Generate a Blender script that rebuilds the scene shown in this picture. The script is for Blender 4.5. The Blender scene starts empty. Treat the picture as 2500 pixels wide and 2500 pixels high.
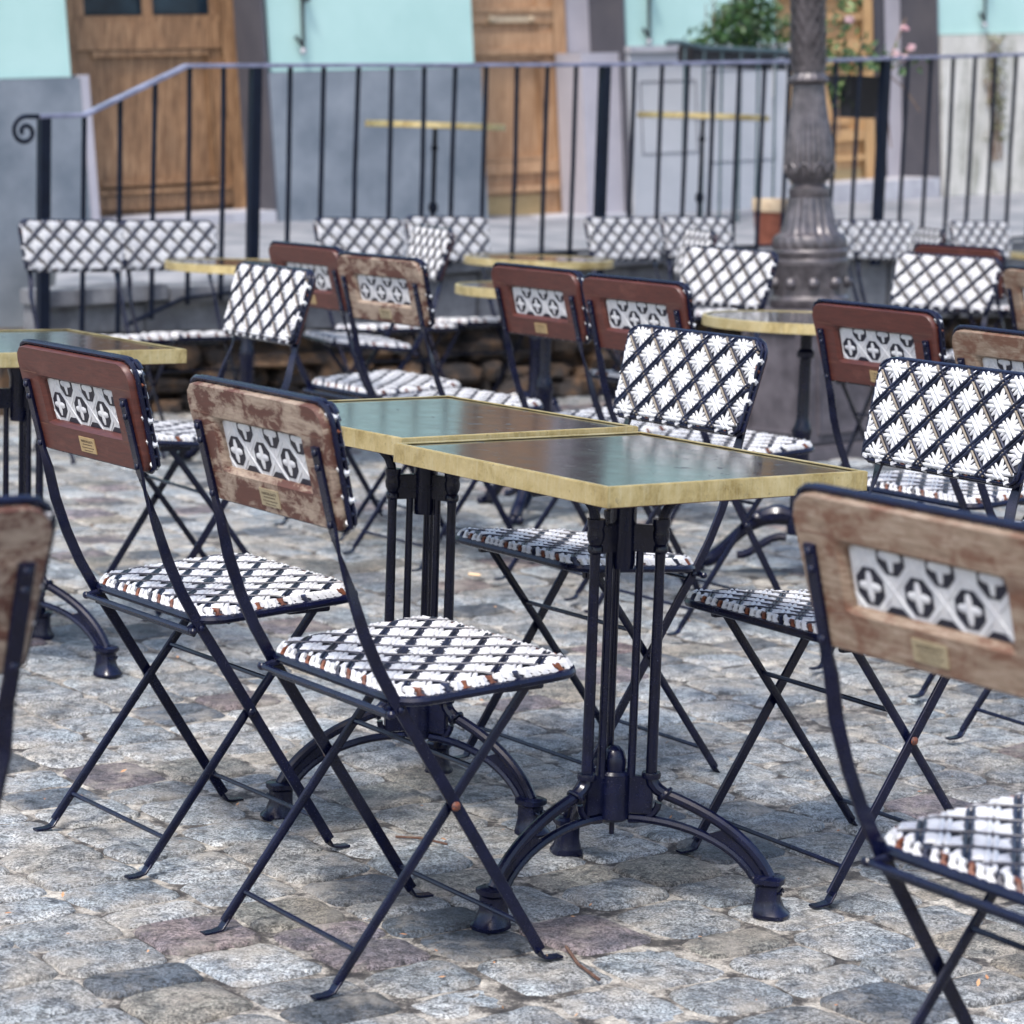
import bpy, bmesh, math, random
from math import sin, cos, pi, sqrt, radians, atan2, hypot
from mathutils import Vector, Matrix, noise

# ------------------------------------------------------------------ camera, light, exposure
scn = bpy.context.scene
COL = scn.collection
CAM_H, PITCH, ROLL, FPX = 1.2392, 0.141122, -0.0328235, 6270.64
cam_data = bpy.data.cameras.new('camera')
cam = bpy.data.objects.new('camera', cam_data)
COL.objects.link(cam)
cp, sp, cr, sr = cos(PITCH), sin(PITCH), cos(ROLL), sin(ROLL)
rgt, upv, fwd = Vector((1, 0, 0)), Vector((0, sp, cp)), Vector((0, cp, -sp))
cx = rgt*cr - upv*sr
cy = rgt*sr + upv*cr
cz = -fwd
M = Matrix(((cx.x, cy.x, cz.x, 0), (cx.y, cy.y, cz.y, 0), (cx.z, cy.z, cz.z, CAM_H), (0, 0, 0, 1)))
cam.matrix_world = M
cam_data.sensor_width = 36
cam_data.lens = FPX/2500*36
cam_data.clip_start = .05
cam_data.clip_end = 500
cam_data.dof.use_dof = True
cam_data.dof.focus_distance = 4.45
cam_data.dof.aperture_fstop = 5.8
cam_data.dof.aperture_blades = 9
scn.camera = cam

world = bpy.data.worlds.new("World")
scn.world = world
world.use_nodes = True
wn = world.node_tree
wn.nodes.clear()
w_out = wn.nodes.new('ShaderNodeOutputWorld')
w_bg = wn.nodes.new('ShaderNodeBackground')
w_sky = wn.nodes.new('ShaderNodeTexSky')
w_sky.sky_type = 'NISHITA'
w_sky.sun_disc = False
SUN_EL, SUN_ROT = radians(58), radians(205)
w_sky.sun_elevation = SUN_EL
w_sky.sun_rotation = SUN_ROT
w_sky.air_density = 1.0
w_sky.dust_density = 3.0
w_sky.ozone_density = 1.0
w_bg.inputs['Strength'].default_value = 0.13
wn.links.new(w_sky.outputs[0], w_bg.inputs[0])
wn.links.new(w_bg.outputs[0], w_out.inputs[0])

sun_d = bpy.data.lights.new('sun', 'SUN')
sun_d.energy = 1.3
sun_d.angle = radians(10)
sun_d.color = (1, .97, .93)
sun = bpy.data.objects.new('sun', sun_d)
COL.objects.link(sun)
sd = Vector((sin(SUN_ROT)*cos(SUN_EL), cos(SUN_ROT)*cos(SUN_EL), sin(SUN_EL)))
sun.rotation_euler = sd.to_track_quat('Z', 'Y').to_euler()

scn.view_settings.view_transform = 'Standard'
scn.view_settings.look = 'None'
scn.view_settings.exposure = 1.42
scn.view_settings.gamma = 1

# ------------------------------------------------------------------ material helpers
def mat(name, base=(.5, .5, .5), rough=.6, metal=0., spec=.5):
    m = bpy.data.materials.new(name)
    m.use_nodes = True
    nt = m.node_tree
    b = nt.nodes['Principled BSDF']
    b.inputs['Base Color'].default_value = (*base, 1)
    b.inputs['Roughness'].default_value = rough
    b.inputs['Metallic'].default_value = metal
    b.inputs['Specular IOR Level'].default_value = spec
    return m, nt, b

def coords(nt, scale=(1, 1, 1), kind='Object', rand=False):
    tc = nt.nodes.new('ShaderNodeTexCoord')
    mp = nt.nodes.new('ShaderNodeMapping')
    mp.inputs['Scale'].default_value = scale
    nt.links.new(tc.outputs[kind], mp.inputs['Vector'])
    if rand:
        oi = nt.nodes.new('ShaderNodeObjectInfo')
        mu = nt.nodes.new('ShaderNodeVectorMath')
        mu.operation = 'SCALE'
        cb = nt.nodes.new('ShaderNodeCombineXYZ')
        for i in range(3):
            nt.links.new(oi.outputs['Random'], cb.inputs[i])
        nt.links.new(cb.outputs[0], mu.inputs[0])
        mu.inputs['Scale'].default_value = 37
        nt.links.new(mu.outputs[0], mp.inputs['Location'])
    return mp.outputs['Vector']

def tex_noise(nt, vec, scale, detail=4, rough=.6, dist=0.):
    n = nt.nodes.new('ShaderNodeTexNoise')
    n.inputs['Scale'].default_value = scale
    n.inputs['Detail'].default_value = detail
    n.inputs['Roughness'].default_value = rough
    n.inputs['Distortion'].default_value = dist
    nt.links.new(vec, n.inputs['Vector'])
    return n.outputs['Fac']

def ramp(nt, fac, stops):
    r = nt.nodes.new('ShaderNodeValToRGB')
    el = r.color_ramp.elements
    while len(el) < len(stops):
        el.new(.5)
    for e, (p, c) in zip(el, stops):
        e.position = p
        e.color = (*c, 1) if len(c) == 3 else c
    nt.links.new(fac, r.inputs['Fac'])
    return r.outputs['Color']

def mix(nt, fac, a, b, mode='MIX'):
    m = nt.nodes.new('ShaderNodeMix')
    m.data_type = 'RGBA'
    m.blend_type = mode
    for key, v in ((0, fac), (6, a), (7, b)):
        if hasattr(v, 'is_linked') or hasattr(v, 'links'):
            nt.links.new(v, m.inputs[key])
        elif key == 0:
            m.inputs[0].default_value = v
        else:
            m.inputs[key].default_value = (*v, 1)
    return m.outputs[2]

def bump(nt, bsdf, h, strength=.3, dist=.01):
    bp = nt.nodes.new('ShaderNodeBump')
    bp.inputs['Strength'].default_value = strength
    bp.inputs['Distance'].default_value = dist
    nt.links.new(h, bp.inputs['Height'])
    nt.links.new(bp.outputs[0], bsdf.inputs['Normal'])

def g3(v):
    return (v, v, v)

MAT = {}
def simple(name, c1, c2, scale=20, rough=.6, metal=0., spec=.5, detail=5, lo=.35, hi=.65, bstr=.0, rand=False, vscale=(1, 1, 1), bdist=.004, rr=None):
    m, nt, b = mat(name, c1, rough, metal, spec)
    v = coords(nt, vscale, rand=rand)
    n = tex_noise(nt, v, scale, detail)
    col = ramp(nt, n, [(lo, c1), (hi, c2)])
    nt.links.new(col, b.inputs['Base Color'])
    if rr:
        n2 = tex_noise(nt, v, scale*.6, 4)
        nt.links.new(ramp(nt, n2, [(.3, g3(rr[0])), (.7, g3(rr[1]))]), b.inputs['Roughness'])
    if bstr:
        bump(nt, b, n, bstr, bdist)
    MAT[name] = m
    return m, nt, b

simple('navy_metal', (.0015, .0024, .0125), (.0035, .0052, .024), 30, .36, 0, .36, rand=True, rr=(.18, .32), bstr=.08, bdist=.001)
m_, nt_, b_ = MAT['navy_metal'], MAT['navy_metal'].node_tree, MAT['navy_metal'].node_tree.nodes['Principled BSDF']
# small pale highlight specks put into the colour of the painted steel
v_ = coords(nt_, rand=True)
sp_ = tex_noise(nt_, v_, 520, 2, .5)
base_ = b_.inputs['Base Color'].links[0].from_socket
nt_.links.new(mix(nt_, ramp(nt_, sp_, [(.69, g3(0)), (.76, g3(1))]), base_, (.09, .09, .12)), b_.inputs['Base Color'])
simple('rust', (.28, .07, .025), (.12, .04, .02), 200, .8)
simple('bolt_metal', (.05, .055, .07), (.12, .12, .14), 60, .35, .6)
m, nt, b = mat('brass', (.6, .5, .28), .42, .72)
v = coords(nt, rand=True)
n = tex_noise(nt, v, 11, 10, .75, .3)
n2 = tex_noise(nt, coords(nt, (30, 30, 3), rand=True), 6, 6, .7)
n3 = tex_noise(nt, v, 75, 5, .7)
col = ramp(nt, n, [(.33, (.70, .58, .32)), (.5, (.58, .46, .22)), (.62, (.38, .28, .11)), (.75, (.2, .15, .075))])
col = mix(nt, ramp(nt, n3, [(.6, g3(0)), (.72, g3(.55))]), col, (.16, .12, .07))
nt.links.new(mix(nt, ramp(nt, n2, [(.5, g3(0)), (.75, g3(.5))]), col, (.72, .66, .46)), b.inputs['Base Color'])
nt.links.new(ramp(nt, n3, [(.3, g3(.3)), (.7, g3(.6))]), b.inputs['Roughness'])
bump(nt, b, mix(nt, .5, n3, n2), .2, .002)
MAT['brass'] = m
simple('brass_plate', (.45, .33, .17), (.35, .25, .12), 60, .5, .3)
simple('plate_dull', (.32, .27, .17), (.25, .2, .12), 60, .6, .1)
simple('plate_text', (.03, .02, .012), (.05, .03, .02), 40, .7)
simple('weave_white', (.60, .60, .595), (.47, .47, .49), 45, .42, 0, .5, rand=True)
simple('weave_dark', (.004, .005, .012), (.01, .01, .024), 60, .45)
simple('weave_navy', (.0045, .0055, .016), (.012, .017, .045), 25, .35, 0, .45)
simple('weave_tan', (.20, .17, .13), (.10, .08, .065), 40, .5)
simple('weave_brown', (.17, .05, .018), (.07, .02, .01), 60, .5)
simple('iron_railing', (.0012, .003, .010), (.003, .006, .017), 12, .42, 0, .22)
simple('iron_green', (.03, .06, .07), (.06, .09, .1), 12, .5)
simple('cast_iron_dark', (.035, .03, .034), (.10, .088, .095), 22, .32, .3, .9, detail=7, bstr=.2, bdist=.004, rr=(.28, .55))
simple('leaf_green', (.015, .05, .012), (.04, .10, .022), 9, .45, detail=2)
simple('leaf_light', (.07, .13, .04), (.16, .22, .08), 9, .5, detail=2)
simple('leaf_olive', (.10, .11, .05), (.2, .2, .11), 9, .6, detail=2)
simple('petal_pink', (.55, .3, .34), (.6, .47, .47), 9, .5)
simple('stem', (.13, .08, .05), (.25, .17, .12), 20, .7)
simple('terracotta', (.16, .045, .024), (.26, .085, .05), 18, .75, bstr=.1)
simple('pedestal_grey', (.045, .04, .048), (.105, .095, .11), 9, .6, 0, .5, detail=9, bstr=.2)
simple('pot_rim', (.5, .4, .27), (.4, .3, .2), 20, .75)
simple('black_plastic', (.008, .009, .013), (.014, .015, .02), 30, .4)
simple('turquoise_paint', (.345, .535, .50), (.41, .60, .565), 1.6, .7, detail=6, bstr=.06, bdist=.01)
simple('plinth_paint', (.105, .13, .16), (.235, .262, .295), 2.6, .7, detail=9, lo=.3, hi=.72, bstr=.15, bdist=.01)
simple('plinth_light', (.36, .375, .405), (.44, .45, .475), 1.8, .7, detail=8, bstr=.1, bdist=.01)
simple('jamb_dark', (.055, .055, .07), (.08, .078, .092), 3, .7, detail=8)
simple('jamb_pale', (.33, .32, .36), (.4, .38, .42), 3, .7, detail=8)
simple('sill_stone', (.42, .42, .45), (.3, .3, .33), 6, .75, detail=9, bstr=.2)
simple('iron_black', (.008, .009, .012), (.02, .02, .024), 30, .5)
simple('dark_glass', (.006, .012, .022), (.02, .04, .06), 3, .10, 0, .3, detail=3)
simple('curtain', (.35, .4, .5), (.2, .25, .33), 14, .9, vscale=(6, 1, .4))
simple('under_wood', (.16, .07, .045), (.1, .045, .03), 12, .6)
simple('butt_paper', (.75, .7, .6), (.8, .5, .25), 30, .8)
simple('leaf_litter', (.35, .14, .06), (.5, .3, .16), 40, .8)
simple('twig_bark', (.07, .03, .02), (.12, .07, .05), 60, .9)
simple('upper_paving', (.13, .14, .16), (.26, .26, .275), 3, .8, detail=10, bstr=.3, bdist=.01)

# laminate table top: dark brown, faint scratches and smears in the gloss
m, nt, b = mat('table_laminate', (.03, .022, .022), .12, 0, 1.)
v = coords(nt, (1, 6, 1))
n = tex_noise(nt, v, 9, 9, .7)
nt.links.new(ramp(nt, n, [(.3, (.010, .0085, .0085)), (.75, (.034, .027, .025))]), b.inputs['Base Color'])
v2 = coords(nt, (1, 1, 1))
n2 = tex_noise(nt, v2, 16, 8, .65)
n3 = tex_noise(nt, coords(nt, (3, 40, 1)), 22, 4, .6)
rr = mix(nt, .5, ramp(nt, n2, [(.35, g3(.05)), (.7, g3(.27))]), ramp(nt, n3, [(.4, g3(.07)), (.75, g3(.26))]))
spots = ramp(nt, tex_noise(nt, v2, 34, 5, .7), [(.62, g3(0)), (.66, g3(.35))])
rr = mix(nt, 1., rr, spots, 'ADD')
nt.links.new(rr, b.inputs['Roughness'])
b.inputs['Coat Weight'].default_value = .25
b.inputs['Coat Roughness'].default_value = .08
bump(nt, b, n2, .09, .003)
MAT['table_laminate'] = m

# woods of the chair backs
def wood(name, kind):
    m, nt, b = mat(name, (.2, .06, .04), .5)
    v = coords(nt, (1, 1, 9), rand=True)
    grain = tex_noise(nt, v, 22, 8, .7, .6)
    vb = coords(nt, (1, 1, 1.6), rand=True)
    patch = tex_noise(nt, vb, 17, 9, .72, .4)
    red = ramp(nt, grain, [(.25, (.036, .0105, .0085)), (.6, (.085, .023, .0165)), (.85, (.13, .04, .028))])
    if kind == 'red':
        vs = tex_noise(nt, vb, 12, 9, .7)
        col = mix(nt, ramp(nt, vs, [(.55, g3(0)), (.85, g3(.5))]), red, (.26, .105, .075))
    elif kind == 'weathered':
        pale = ramp(nt, grain, [(.25, (.14, .095, .065)), (.7, (.36, .285, .22))])
        col = mix(nt, ramp(nt, patch, [(.46, g3(0)), (.50, g3(.6)), (.57, g3(1))]), mix(nt, .5, red, (.085, .038, .024)), pale)
    else:
        pale = ramp(nt, grain, [(.2, (.075, .045, .03)), (.5, (.21, .15, .105)), (.8, (.38, .31, .245))])
        col = mix(nt, ramp(nt, patch, [(.46, g3(0)), (.6, g3(.85))]), pale, (.11, .042, .022))
    nt.links.new(col, b.inputs['Base Color'])
    bump(nt, b, grain, .25, .002)
    b.inputs['Roughness'].default_value = .42 if kind == 'red' else .7
    MAT[name] = m
wood('wood_red', 'red'); wood('wood_weathered', 'weathered'); wood('wood_grey', 'grey')

# oak of the shop doors
def door_wood(name, ca, cb, cc):
    m, nt, b = mat(name, ca, .5)
    v = coords(nt, (9, 9, .7))
    g = tex_noise(nt, v, 7, 9, .7, .3)
    col = ramp(nt, g, [(.28, ca), (.5, cb), (.75, cc)])
    n2 = tex_noise(nt, coords(nt, (1, 1, .5)), 3.5, 6, .65)
    col = mix(nt, ramp(nt, n2, [(.45, g3(0)), (.8, g3(.75))]), col, ca)
    nt.links.new(col, b.inputs['Base Color'])
    bump(nt, b, g, .2, .004)
    MAT[name] = m
door_wood('oak_dark', (.05, .023, .011), (.25, .135, .065), (.50, .32, .18))
door_wood('oak_light', (.19, .095, .045), (.42, .25, .135), (.58, .385, .235))
door_wood('oak_honey', (.27, .14, .06), (.48, .29, .13), (.60, .41, .22))

# stained lower wall at the far right
m, nt, b = mat('beige_render', (.7, .68, .62), .8)
v = coords(nt)
n = tex_noise(nt, v, 2.2, 10, .7)
n2 = tex_noise(nt, coords(nt, (3, 3, .8)), 2.0, 9, .75)
col = ramp(nt, n, [(.3, (.36, .345, .31)), (.55, (.55, .53, .485)), (.75, (.62, .60, .56))])
col = mix(nt, ramp(nt, n2, [(.50, g3(0)), (.64, g3(.8))]), col, (.17, .175, .13))
nt.links.new(col, b.inputs['Base Color'])
bump(nt, b, n2, .3, .02)
MAT['beige_render'] = m

# dark rubble and ledge stone of the terrace wall
m, nt, b = mat('rubble', (.1, .08, .06), .8)
v = coords(nt)
n = tex_noise(nt, v, 6, 10, .7)
n2 = tex_noise(nt, v, 40, 6, .7)
col = ramp(nt, n, [(.36, (.006, .005, .007)), (.48, (.035, .024, .018)), (.6, (.13, .07, .032)), (.75, (.24, .19, .12))])
nt.links.new(mix(nt, .35, col, ramp(nt, n2, [(.3, g3(.03)), (.8, g3(.3))]), 'OVERLAY'), b.inputs['Base Color'])
bump(nt, b, n2, .5, .02)
MAT['rubble'] = m
m, nt, b = mat('ledge_stone', (.2, .2, .22), .7)
n = tex_noise(nt, coords(nt), 5, 12, .72)
n2 = tex_noise(nt, coords(nt, (1, 1, 5)), 7, 8, .7)
col = ramp(nt, n, [(.3, (.07, .07, .085)), (.55, (.19, .195, .21)), (.8, (.36, .36, .37))])
nt.links.new(mix(nt, .3, col, ramp(nt, n2, [(.3, g3(.1)), (.8, g3(.5))]), 'OVERLAY'), b.inputs['Base Color'])
bump(nt, b, n, .4, .02)
MAT['ledge_stone'] = m

# cobble stones (tone of each stone comes from a per-stone attribute)
m, nt, b = mat('cobble_stone', (.3, .3, .32), .6)
at = nt.nodes.new('ShaderNodeAttribute'); at.attribute_name = 'stone'
v = coords(nt)
fine = tex_noise(nt, v, 210, 3, .8)
mid = tex_noise(nt, v, 46, 8, .75)
big = tex_noise(nt, v, 9, 8, .7)
speck = ramp(nt, fine, [(.40, g3(.16)), (.5, g3(.62)), (.60, g3(1))])
col = mix(nt, 1., at.outputs['Color'], speck, 'MULTIPLY')
col = mix(nt, 1., col, ramp(nt, mid, [(.38, g3(.26)), (.47, g3(.72)), (.58, g3(1))]), 'MULTIPLY')
tint = tex_noise(nt, coords(nt), 4.5, 5, .6)
col = mix(nt, 1., col, ramp(nt, tint, [(.36, (.90, .97, 1)), (.5, (1, .99, .96)), (.64, (1, .92, .80))]), 'MULTIPLY')
pch = tex_noise(nt, coords(nt, (1, 1, 1)), 13, 9, .72, .5)
col = mix(nt, 1., col, ramp(nt, pch, [(.38, (.42, .45, .5)), (.5, (.85, .86, .88)), (.6, g3(1))]), 'MULTIPLY')
col = mix(nt, ramp(nt, big, [(.50, g3(0)), (.68, g3(.7))]), col, (.36, .335, .295))
nt.links.new(col, b.inputs['Base Color'])
nt.links.new(ramp(nt, big, [(.35, g3(.38)), (.65, g3(.75))]), b.inputs['Roughness'])
bump(nt, b, mix(nt, .4, mid, fine), 1.0, .010)
MAT['cobble_stone'] = m
m, nt, b = mat('joint_sand_shade', (.3, .28, .24), .85)
n = tex_noise(nt, coords(nt), 14, 10, .75)
f2 = tex_noise(nt, coords(nt), 210, 3, .8)
col = ramp(nt, n, [(.37, (.018, .017, .018)), (.46, (.07, .063, .057)), (.54, (.33, .305, .265)), (.66, (.50, .47, .41)), (.78, (.14, .15, .08))])  # dark stops paint in the shade of the shallow gaps, pale stops are sand
col = mix(nt, .8, col, ramp(nt, f2, [(.35, g3(.25)), (.65, g3(.8))]), 'OVERLAY')
nt.links.new(col, b.inputs['Base Color'])
bump(nt, b, mix(nt, .5, n, f2), .8, .01)
MAT['joint_sand_shade'] = m

# ------------------------------------------------------------------ mesh builder
class MB:
    def __init__(s):
        s.v, s.f, s.m = [], [], []
        s.X = None
    def add(s, vs, fs, mi=0):
        o = len(s.v)
        for p in vs:
            p = Vector(p)
            s.v.append(s.X @ p if s.X else p)
        for f in fs:
            s.f.append([i+o for i in f]); s.m.append(mi)
    def box(s, c, size, R=None, mi=0, bev=0.):
        hx, hy, hz = [q/2 for q in size]
        if bev <= 0:
            vs = [Vector((x*hx, y*hy, z*hz)) for x in (-1, 1) for y in (-1, 1) for z in (-1, 1)]
            fs = [(0, 1, 3, 2), (4, 6, 7, 5), (0, 4, 5, 1), (2, 3, 7, 6), (0, 2, 6, 4), (1, 5, 7, 3)]
        else:
            bm = bmesh.new()
            bmesh.ops.create_cube(bm, size=1)
            for q in bm.verts:
                q.co = Vector((q.co.x*2*hx, q.co.y*2*hy, q.co.z*2*hz))
            bmesh.ops.bevel(bm, geom=bm.edges[:], offset=bev, segments=2, affect='EDGES')
            bm.verts.index_update()
            vs = [q.co.copy() for q in bm.verts]
            fs = [[q.index for q in f.verts] for f in bm.faces]
            bm.free()
        if R:
            vs = [R @ p for p in vs]
        c = Vector(c)
        s.add([p+c for p in vs], fs, mi)
    def tube(s, pts, r, n=8, mi=0, cap=True, closed=False):
        pts = [Vector(p) for p in pts]
        N = len(pts)
        rs = r if isinstance(r, (list, tuple)) else [r]*N
        vs, fs = [], []
        prev = None
        for i, p in enumerate(pts):
            if closed:
                t = pts[(i+1) % N]-pts[i-1]
            else:
                t = pts[min(i+1, N-1)]-pts[max(i-1, 0)]
            t.normalize()
            if prev is None:
                a = Vector((0, 0, 1)) if abs(t.z) < .9 else Vector((1, 0, 0))
                u = (a - t*a.dot(t)).normalized()
            else:
                u = (prev - t*prev.dot(t)).normalized()
            prev = u
            w = t.cross(u)
            for k in range(n):
                a = 2*pi*k/n
                vs.append(p+(u*cos(a)+w*sin(a))*rs[i])
        M_ = N if closed else N-1
        for i in range(M_):
            j = (i+1) % N
            for k in range(n):
                k2 = (k+1) % n
                fs.append((i*n+k, i*n+k2, j*n+k2, j*n+k))
        if cap and not closed:
            fs.append(tuple(range(n))[::-1]); fs.append(tuple((N-1)*n+k for k in range(n)))
        s.add(vs, fs, mi)
    def bar(s, pts, w, t, phi=0, side=Vector((1, 0, 0)), mi=0, rounded=False):
        """flat steel bar; phi (per point) turns the wide face from 'side' to fore-aft"""
        pts = [Vector(p) for p in pts]
        N = len(pts)
        ph = phi if isinstance(phi, (list, tuple)) else [phi]*N
        if rounded:
            sec = [(-.5, -.25), (-.42, .3), (-.2, .5), (.2, .5), (.42, .3), (.5, -.25), (.3, -.5), (-.3, -.5)]
        else:
            sec = [(-.5, -.35), (-.46, -.5), (.46, -.5), (.5, -.35), (.5, .35), (.46, .5), (-.46, .5), (-.5, .35)]
        K = len(sec)
        vs, fs = [], []
        for i, p in enumerate(pts):
            T = (pts[min(i+1, N-1)]-pts[max(i-1, 0)]).normalized()
            X = (side - T*side.dot(T)).normalized()
            S = T.cross(X)
            W = X*cos(ph[i])+S*sin(ph[i])
            D = T.cross(W)
            for a, b in sec:
                vs.append(p+W*a*w+D*b*t)
        for i in range(N-1):
            for k in range(K):
                k2 = (k+1) % K
                fs.append((i*K+k, i*K+k2, (i+1)*K+k2, (i+1)*K+k))
        fs.append(tuple(range(K))[::-1]); fs.append(tuple((N-1)*K+k for k in range(K)))
        s.add(vs, fs, mi)
    def lathe(s, prof, n=24, c=(0, 0, 0), mi=0, axis='z', mod=None, cap=True):
        vs, fs = [], []
        c = Vector(c)
        for i, (r, z) in enumerate(prof):
            for k in range(n):
                a = 2*pi*k/n
                rr = r*(mod(a, z) if mod else 1)
                vs.append(c+Vector((rr*cos(a), rr*sin(a), z)))
        for i in range(len(prof)-1):
            for k in range(n):
                k2 = (k+1) % n
                fs.append((i*n+k, i*n+k2, (i+1)*n+k2, (i+1)*n+k))
        if cap:
            fs.append(tuple(range(n))[::-1]); fs.append(tuple((len(prof)-1)*n+k for k in range(n)))
        s.add(vs, fs, mi)
    def prism(s, poly, d0, d1, F, mi=0):
        """polygon in (s,t), extruded between depths d0,d1 through map F(s,t,d)"""
        n = len(poly)
        vs = [F(a, b, d0) for a, b in poly]+[F(a, b, d1) for a, b in poly]
        fs = [tuple(range(n)), tuple(range(n, 2*n))[::-1]]
        for i in range(n):
            j = (i+1) % n
            fs.append((i, i+n, j+n, j))
        s.add(vs, fs, mi)
    def ball(s, c, r, sc=(1, 1, 1), n=8, mi=0):
        prof = [(sin(pi*i/n)*1., -cos(pi*i/n)) for i in range(1, n)]
        vs, fs = [], []
        K = 2*n
        for pr, z in prof:
            for k in range(K):
                a = 2*pi*k/K
                vs.append(Vector(c)+Vector((r*sc[0]*pr*cos(a), r*sc[1]*pr*sin(a), r*sc[2]*z)))
        for i in range(len(prof)-1):
            for k in range(K):
                k2 = (k+1) % K
                fs.append((i*K+k, i*K+k2, (i+1)*K+k2, (i+1)*K+k))
        fs.append(tuple(range(K))[::-1]); fs.append(tuple((len(prof)-1)*K+k for k in range(K)))
        s.add(vs, fs, mi)
    def build(s, name, mats, parent=None, angle=35, recalc=True, smooth=True):
        me = bpy.data.meshes.new(name)
        me.from_pydata([tuple(v) for v in s.v], [], s.f)
        if not isinstance(mats, (list, tuple)):
            mats = [mats]
        for q in mats:
            me.materials.append(MAT[q])
        me.polygons.foreach_set('material_index', s.m)
        if recalc:
            bm = bmesh.new(); bm.from_mesh(me)
            bmesh.ops.recalc_face_normals(bm, faces=bm.faces)
            bm.to_mesh(me); bm.free()
        if smooth:
            me.polygons.foreach_set('use_smooth', [True]*len(me.polygons))
            me.set_sharp_from_angle(angle=radians(angle))
        me.update()
        o = bpy.data.objects.new(name, me)
        COL.objects.link(o)
        if parent:
            o.parent = parent
        return o

def tag(o, label, cat, group=None, kind=None):
    if label: o['label'] = label
    if cat: o['category'] = cat
    if group: o['group'] = group
    if kind: o['kind'] = kind
    return o

def empty(name, loc=(0, 0, 0), rz=0, label=None, cat=None, group=None):
    o = bpy.data.objects.new(name, None)
    o.empty_display_size = .1
    COL.objects.link(o)
    o.location = loc
    o.rotation_euler = (0, 0, rz)
    tag(o, label, cat, group)
    return o

def copy_tree(o, parent=None):
    c = o.copy()
    COL.objects.link(c)
    if parent: c.parent = parent
    for ch in [q for q in o.children]:
        copy_tree(ch, c)
    return c

def lerp(a, b, t): return a+(b-a)*t
def interp(x, tab):
    if x <= tab[0][0]: return tab[0][1]
    for (x0, y0), (x1, y1) in zip(tab, tab[1:]):
        if x <= x1:
            return y0+(y1-y0)*(x-x0)/(x1-x0)
    return tab[-1][1]
def bez(P, n):
    out = []
    for i in range(n+1):
        t = i/n
        out.append(tuple((1-t)**3*P[0][k]+3*t*(1-t)**2*P[1][k]+3*t*t*(1-t)*P[2][k]+t**3*P[3][k] for k in range(len(P[0]))))
    return out

# street direction: along A (recedes to the right), across Bv
TH = .64
CT, ST = cos(TH), sin(TH)
def AB(a, b, z=0.):
    return Vector((CT*a-ST*b, ST*a+CT*b, z))
def ground_z(x, y):
    return min(.05, max(0., .0125*(y-4.3)))

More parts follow.
